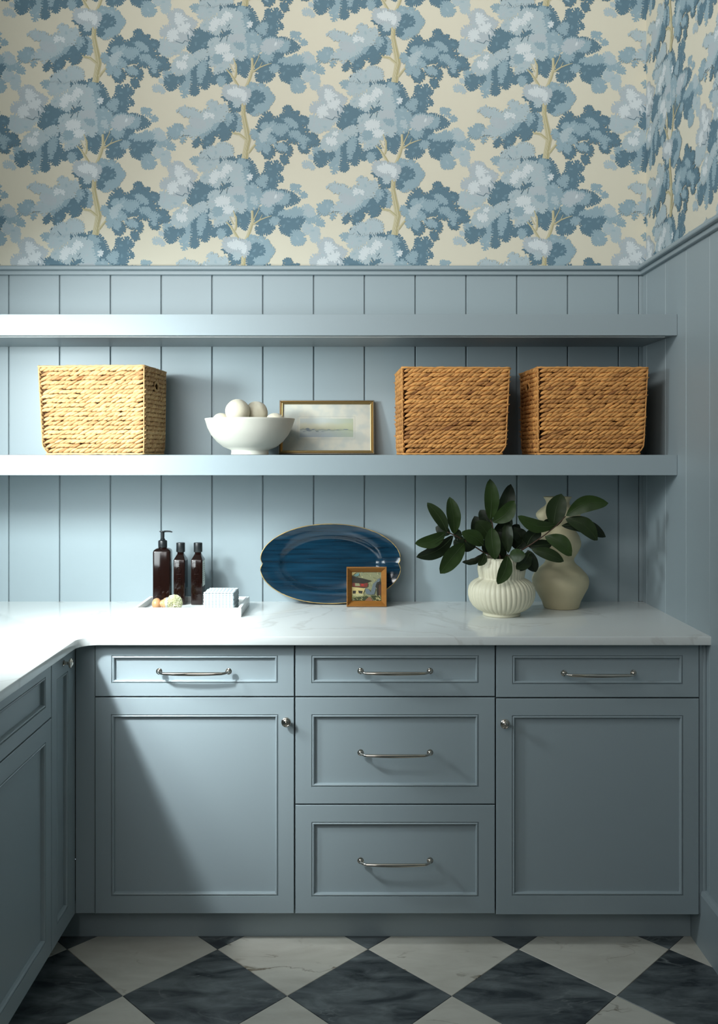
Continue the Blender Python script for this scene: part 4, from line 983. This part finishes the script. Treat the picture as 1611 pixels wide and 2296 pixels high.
daub('red', (360, 640), (440, 640), (700, 665), (800, 640), (840, 650), (835, 740), (790, 785), (360, 755)); daub('bg', (440, 650), (570, 655), (600, 740), (450, 740)); daub('hot', (630, 680), (700, 665), (720, 730), (640, 740))
daub('roof', (360, 755), (790, 780), (700, 800), (360, 775)); daub('wall', (350, 770), (550, 785), (760, 815), (730, 880), (680, 1000), (700, 1060), (350, 1120))
daub('roof', (370, 885), (475, 885), (460, 985), (370, 980)); daub('roof', (540, 880), (680, 895), (665, 985), (560, 965)); daub('olive', (350, 1010), (480, 990), (600, 1010), (820, 1040), (650, 1120), (350, 1150))
daub('roof', (1120, 620), (1250, 600), (1250, 700), (1170, 680), (1165, 1060), (1115, 1060), (1110, 770), (1070, 770)); daub('brown', (1175, 700), (1250, 690), (1250, 1060), (1175, 1060))
daub('green', (920, 1040), (1120, 1030), (1250, 1060), (1250, 1208), (1020, 1180)); daub('green', (400, 1120), (560, 1080), (760, 1060), (860, 1080), (760, 1190), (400, 1200)); daub('path', (740, 1200), (850, 1100), (910, 1070), (1000, 1208))
for k_ in range(34):
    x, y = rn.choice([rn.uniform(400, 870), rn.uniform(1080, 1240)]), rn.uniform(1030, 1190); daub(rn.choice(['lite', 'wall', 'olive']), (x - 30, y - 18), (x - 5, y - 14), (x + 32, y + 20), (x + 5, y + 12))
for k_ in range(12):
    x = 380 + k_ * 28; daub('lite', (x, 1010), (x + 30, 960), (x + 12, 1030), (x - 20, 1090))
m.build('painted_scene', PMM, sf)

# ------------------------------------------------------------------ vases
VAS = mat('cream_matte_glaze', (216, 211, 186), .5, bump=(70, .05)); VAS2 = mat('warm_cream_ceramic', (198, 188, 154), .55, bump=(50, .08))
vy = -0.280; vx = at(1125.3, 0, 3.12)[0]
NR = 40
def ribf(a, z, r):
    if z < .012 or z > .186: return 0
    w_ = abs(math.sin(NR * a / 2 + (z - .09) * 9)) ** .5
    am = .0038 if z < .118 else .0022
    return -am * (1 - w_) * 1.0
prof = [(.057, 0), (.060, .001), (.0605, .006), (.059, .010), (.064, .0125), (.080, .020), (.094, .032), (.103, .047), (.1075, .063), (.1085, .078), (.106, .092), (.099, .104), (.088, .113), (.077, .1185), (.0735, .1215), (.0735, .125), (.0755, .134), (.0775, .146), (.0775, .156), (.0755, .168), (.0720, .180), (.0690, .1870), (.0675, .1880), (.0655, .187), (.066, .170), (.068, .150), (.064, .122), (.03, .115), (.001, .115)]
m = MB(); m.lathe(prof, 320, rib=ribf, cap1=True)
m.build('ribbed_vase', VAS, smooth='all', loc=(vx, vy, CT), label='squat cream vase with vertical ribs holding the leafy branches', cat='vase')
u = .0002244 ; g = [(1935, 250), (1925, 262), (1830, 292), (1720, 350), (1630, 402), (1570, 420), (1520, 425), (1470, 415), (1420, 388), (1330, 305), (1280, 245), (1240, 217), (1215, 211), (1190, 213), (1150, 240), (1100, 272), (1010, 318), (960, 325), (930, 322), (860, 305), (790, 262), (740, 222), (715, 210), (690, 213), (650, 245), (600, 305), (560, 328), (520, 330), (480, 300), (440, 252), (400, 195), (370, 172), (335, 174), (300, 192), (272, 210), (265, 211)]
prof = [(.050, 0)] + [(r * u, (1938 - y) * u) for y, r in g] + [(r * u - .005, (1938 - y) * u) for y, r in ((268, 210), (300, 192), (340, 174), (370, 172))] + [(.030, .33), (.002, .33)]
m = MB(); m.lathe(prof, 64, lean=-.034); gx = at(1259.5, 0, 3.265)[0]
m.build('gourd_vase', VAS2, smooth='all', loc=(gx, -.135, CT), label='tall triple-bulbed cream vase behind the leaves, near the right wall', cat='vase')

# ------------------------------------------------------------------ leafy branches
LEAF = []
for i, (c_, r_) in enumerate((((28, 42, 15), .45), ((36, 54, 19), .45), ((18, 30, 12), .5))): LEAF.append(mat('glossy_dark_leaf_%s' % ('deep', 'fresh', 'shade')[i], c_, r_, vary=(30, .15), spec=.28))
VEIN = mat('leaf_midrib', (48, 64, 30), .5); BARK = mat('brown_twig', (62, 40, 24), .7)
def A(x, y): return (920 + x / 5.7536, 1060 + y / 5.7536)
def Bc(x, y): return (1150 + x / 6.7125, 1080 + y / 6.7125)
VD = 3.12
def leaf(parent, base, tip, width, dz0, dz1, mi, bend=0.0, fold=.25, roll=0.0):
    """base/tip are photo measurements; dz0/dz1 place them nearer (+) or farther (-) than the vase axis"""
    p0 = at(base[0], base[1], VD - dz0); p1 = at(tip[0], tip[1], VD - dz1)
    ax = p1 - p0; L_ = ax.length; ax.normalize(); view = Vector((0, -1, 0))
    side = ax.cross(view).normalized(); nrm = side.cross(ax).normalized()
    side = (side * math.cos(roll) + nrm * math.sin(roll)).normalized(); nrm = side.cross(ax).normalized()
    if nrm.y > 0: nrm = -nrm
    hw = width * (VD - dz1) / F_PX / 2; N_ = 14; rs = []; rib = []
    rn_ = random.Random(int(base[0] * 7 + tip[1] * 3))
    for i in range(N_ + 1):
        t = i / N_
        w_ = hw * 2.7 * (t ** .74) * ((1 - t) ** .70)
        w_ = max(w_, hw * .03)
        c0 = p0 + ax * (L_ * t) + side * (bend * L_ * math.sin(PI * t)) + nrm * (.05 * L_ * math.sin(PI * t))
        row = []
        for q in (-1, -.55, 0, .55, 1):
            wav = .0012 * math.sin(t * 22 + q * 3 + rn_.random()) if abs(q) == 1 else 0
            row.append(tuple(c0 + side * (q * w_) + nrm * (abs(q) ** 1.3 * w_ * fold + wav)))
        rs.append(row); rib.append((c0 + nrm * .0004 - nrm * .0004, max(.00035, .0011 * (1 - t))))
    m = MB(); m.rings(rs, False)
    back = [[tuple(Vector(p) - nrm * .0004) for p in r] for r in rs]; m.rings(back, False)
    lf = m.build('leaf', LEAF[mi], smooth='all', loc=None); lf.parent = parent; lf.location = -parent.location
    m = MB(); m.tube([p + nrm * .0002 for p, r in rib], [r for p, r in rib], 4); v = m.build('midrib', VEIN, lf, smooth='all')
def branch(label, pts, r0, r1):
    b = thing('leafy_branch', (vx, vy, CT + .125), label, 'branch', 'leafy branches in the ribbed vase')
    P = [Vector((vx, vy, CT + .125))] + [at(x, y, VD - dz) for x, y, dz in pts]
    Q_ = []
    for i in range(len(P) - 1):
        for k in range(4): Q_.append(P[i].lerp(P[i + 1], k / 4))
    Q_.append(P[-1]); m = MB(); m.tube([q - b.location for q in Q_], [r0 + (r1 - r0) * i / len(Q_) for i in range(len(Q_))], 7); m.build('stem', BARK, b, smooth='all')
    return b
bl = branch('leafy branch leaning out to the left of the ribbed vase', [(1112, 1247, .0), (*A(960, 1035), .01), (*A(830, 950), .02), (*A(700, 870), .03), (*A(565, 800), .04), (*A(480, 765), .045)], .0028, .0016)
for (b_0, t_0, w_, d0, d1, mi, be, fo, ro) in (
    ((480, 765), (222, 385), 28, .04, .06, 0, .06, .25, .1), ((572, 795), (510, 312), 33, .035, .03, 1, .02, .3, -.2), ((560, 800), (672, 800), 25, .03, .03, 2, 0, .2, 0),
    ((520, 790), (330, 700), 26, .03, .02, 2, 0, .2, 0), ((690, 850), (835, 975), 34, .03, .02, 2, .1, .2, 0), ((560, 812), (82, 1088), 35, .045, .07, 2, -.09, .22, .3),
    ((460, 775), (64, 915), 31, .05, .08, 1, -.10, .25, -.1), ((560, 880), (700, 930), 34, .03, .03, 2, 0, .2, 0), ((700, 912), (388, 1300), 41, .05, .09, 1, .03, .22, .1), ((950, 935), (668, 762), 33, .05, .07, 1, .07, .2, 0),
    ((960, 1030), (672, 1152), 18, .05, .07, 2, -.12, .3, .5), ((965, 1035), (885, 1200), 20, .06, .07, 0, -.05, .3, .2)):
    leaf(bl, A(*b_0), A(*t_0), w_, d0, d1, mi, be, fo, ro)
bc = branch('upright leafy branch in the middle of the ribbed vase', [(1122, 1247, .0), (*A(1090, 950), .0), (*A(1075, 780), .01), (*A(1062, 650), .02), (*A(1040, 610), .02)], .0028, .0016)
for (b_0, t_0, w_, d0, d1, mi, be, fo, ro) in (
    ((1080, 640), (1302, 148), 36, -.03, -.04, 2, .10, .25, .2), ((1030, 700), (905, 480), 30, -.01, -.02, 2, .05, .2, 0), ((1010, 860), (830, 560), 36, -.02, -.02, 2, -.1, .2, 0), ((1040, 860), (860, 620), 40, .0, .01, 0, .05, .2, .1),
    ((1035, 612), (1032, 80), 34, .02, .03, 1, .03, .22, 0), ((1130, 800), (1300, 560), 32, -.03, -.03, 2, 0, .2, 0), ((1150, 1060), (1170, 640), 40, -.03, -.03, 2, 0, .2, 0), ((1230, 860), (1412, 670), 30, -.04, -.05, 2, .05, .2, 0), ((1068, 640), (1350, 362), 36, .04, .05, 1, .10, .22, .1),
    ((1268, 1035), (1262, 610), 25, .03, .02, 0, 0, .3, .3), ((1058, 705), (1098, 1120), 36, .05, .08, 1, .05, .22, .1), ((1400, 1000), (1330, 690), 34, -.03, -.03, 2, 0, .2, 0), ((1240, 1090), (1090, 1000), 30, -.01, .0, 2, 0, .2, 0), ((1080, 1060), (960, 860), 34, -.02, -.02, 2, 0, .2, 0),
    ((1130, 760), (1245, 1010), 34, -.02, -.02, 2, 0, .2, 0)):
    leaf(bc, A(*b_0), A(*t_0), w_, d0, d1, mi, be, fo, ro)
brr = branch('leafy branch stretching right in front of the tall gourd vase', [(1136, 1247, .0), (*Bc(60, 1080), .02), (*Bc(300, 930), .04), (*Bc(490, 800), .05), (*Bc(660, 662), .05), (*Bc(800, 520), .05)], .0028, .0014)
for (b_0, t_0, w_, d0, d1, mi, be, fo, ro) in (
    ((500, 745), (560, 560), 26, .03, .02, 2, 0, .2, 0), ((655, 655), (78, 518), 31, .05, .06, 1, -.12, .22, .2), ((620, 690), (737, 183), 45, .04, .03, 0, -.06, .2, .1), ((805, 512), (1442, 322), 37, .06, .08, 1, -.13, .22, .1),
    ((740, 662), (1404, 832), 31, .04, .03, 2, -.13, .25, -.2), ((800, 556), (1280, 882), 37, .055, .07, 0, -.12, .22, .1), ((490, 822), (890, 1116), 36, .06, .08, 1, -.12, .22, .1), ((230, 970), (600, 940), 26, .03, .03, 2, 0, .2, 0),
    ((290, 1020), (772, 1200), 27, .06, .07, 0, -.04, .25, .1), ((215, 965), (420, 730), 33, .02, .02, 2, -.12, .2, 0), ((170, 950), (20, 700), 32, .0, .0, 2, .08, .2, 0), ((230, 1030), (350, 1360), 31, .03, .03, 2, .06, .2, 0), ((60, 1000), (210, 860), 28, 0, 0, 2, 0, .2, 0)):
    leaf(brr, Bc(*b_0), Bc(*t_0), w_, d0, d1, mi, be, fo, ro)
bf = branch('short leafy sprig hanging over the front rim of the ribbed vase', [(1136, 1246, .05), (*A(1262, 1050), .07)], .0022, .0014)
for (b_0, t_0, w_, d0, d1, mi, be, fo, ro) in (
    ((1540, 1030), (1370, 1245), 30, .05, .08, 0, -.08, .22, 0), ((1560, 1020), (1410, 1268), 26, .04, .06, 2, -.02, .22, 0), ((1282, 1062), (1490, 1062), 31, .08, .11, 1, .02, .22, .1), ((1262, 1070), (1130, 1438), 32, .08, .115, 1, -.06, .25, .1)):
    leaf(bf, A(*b_0), A(*t_0), w_, d0, d1, mi, be, fo, ro)
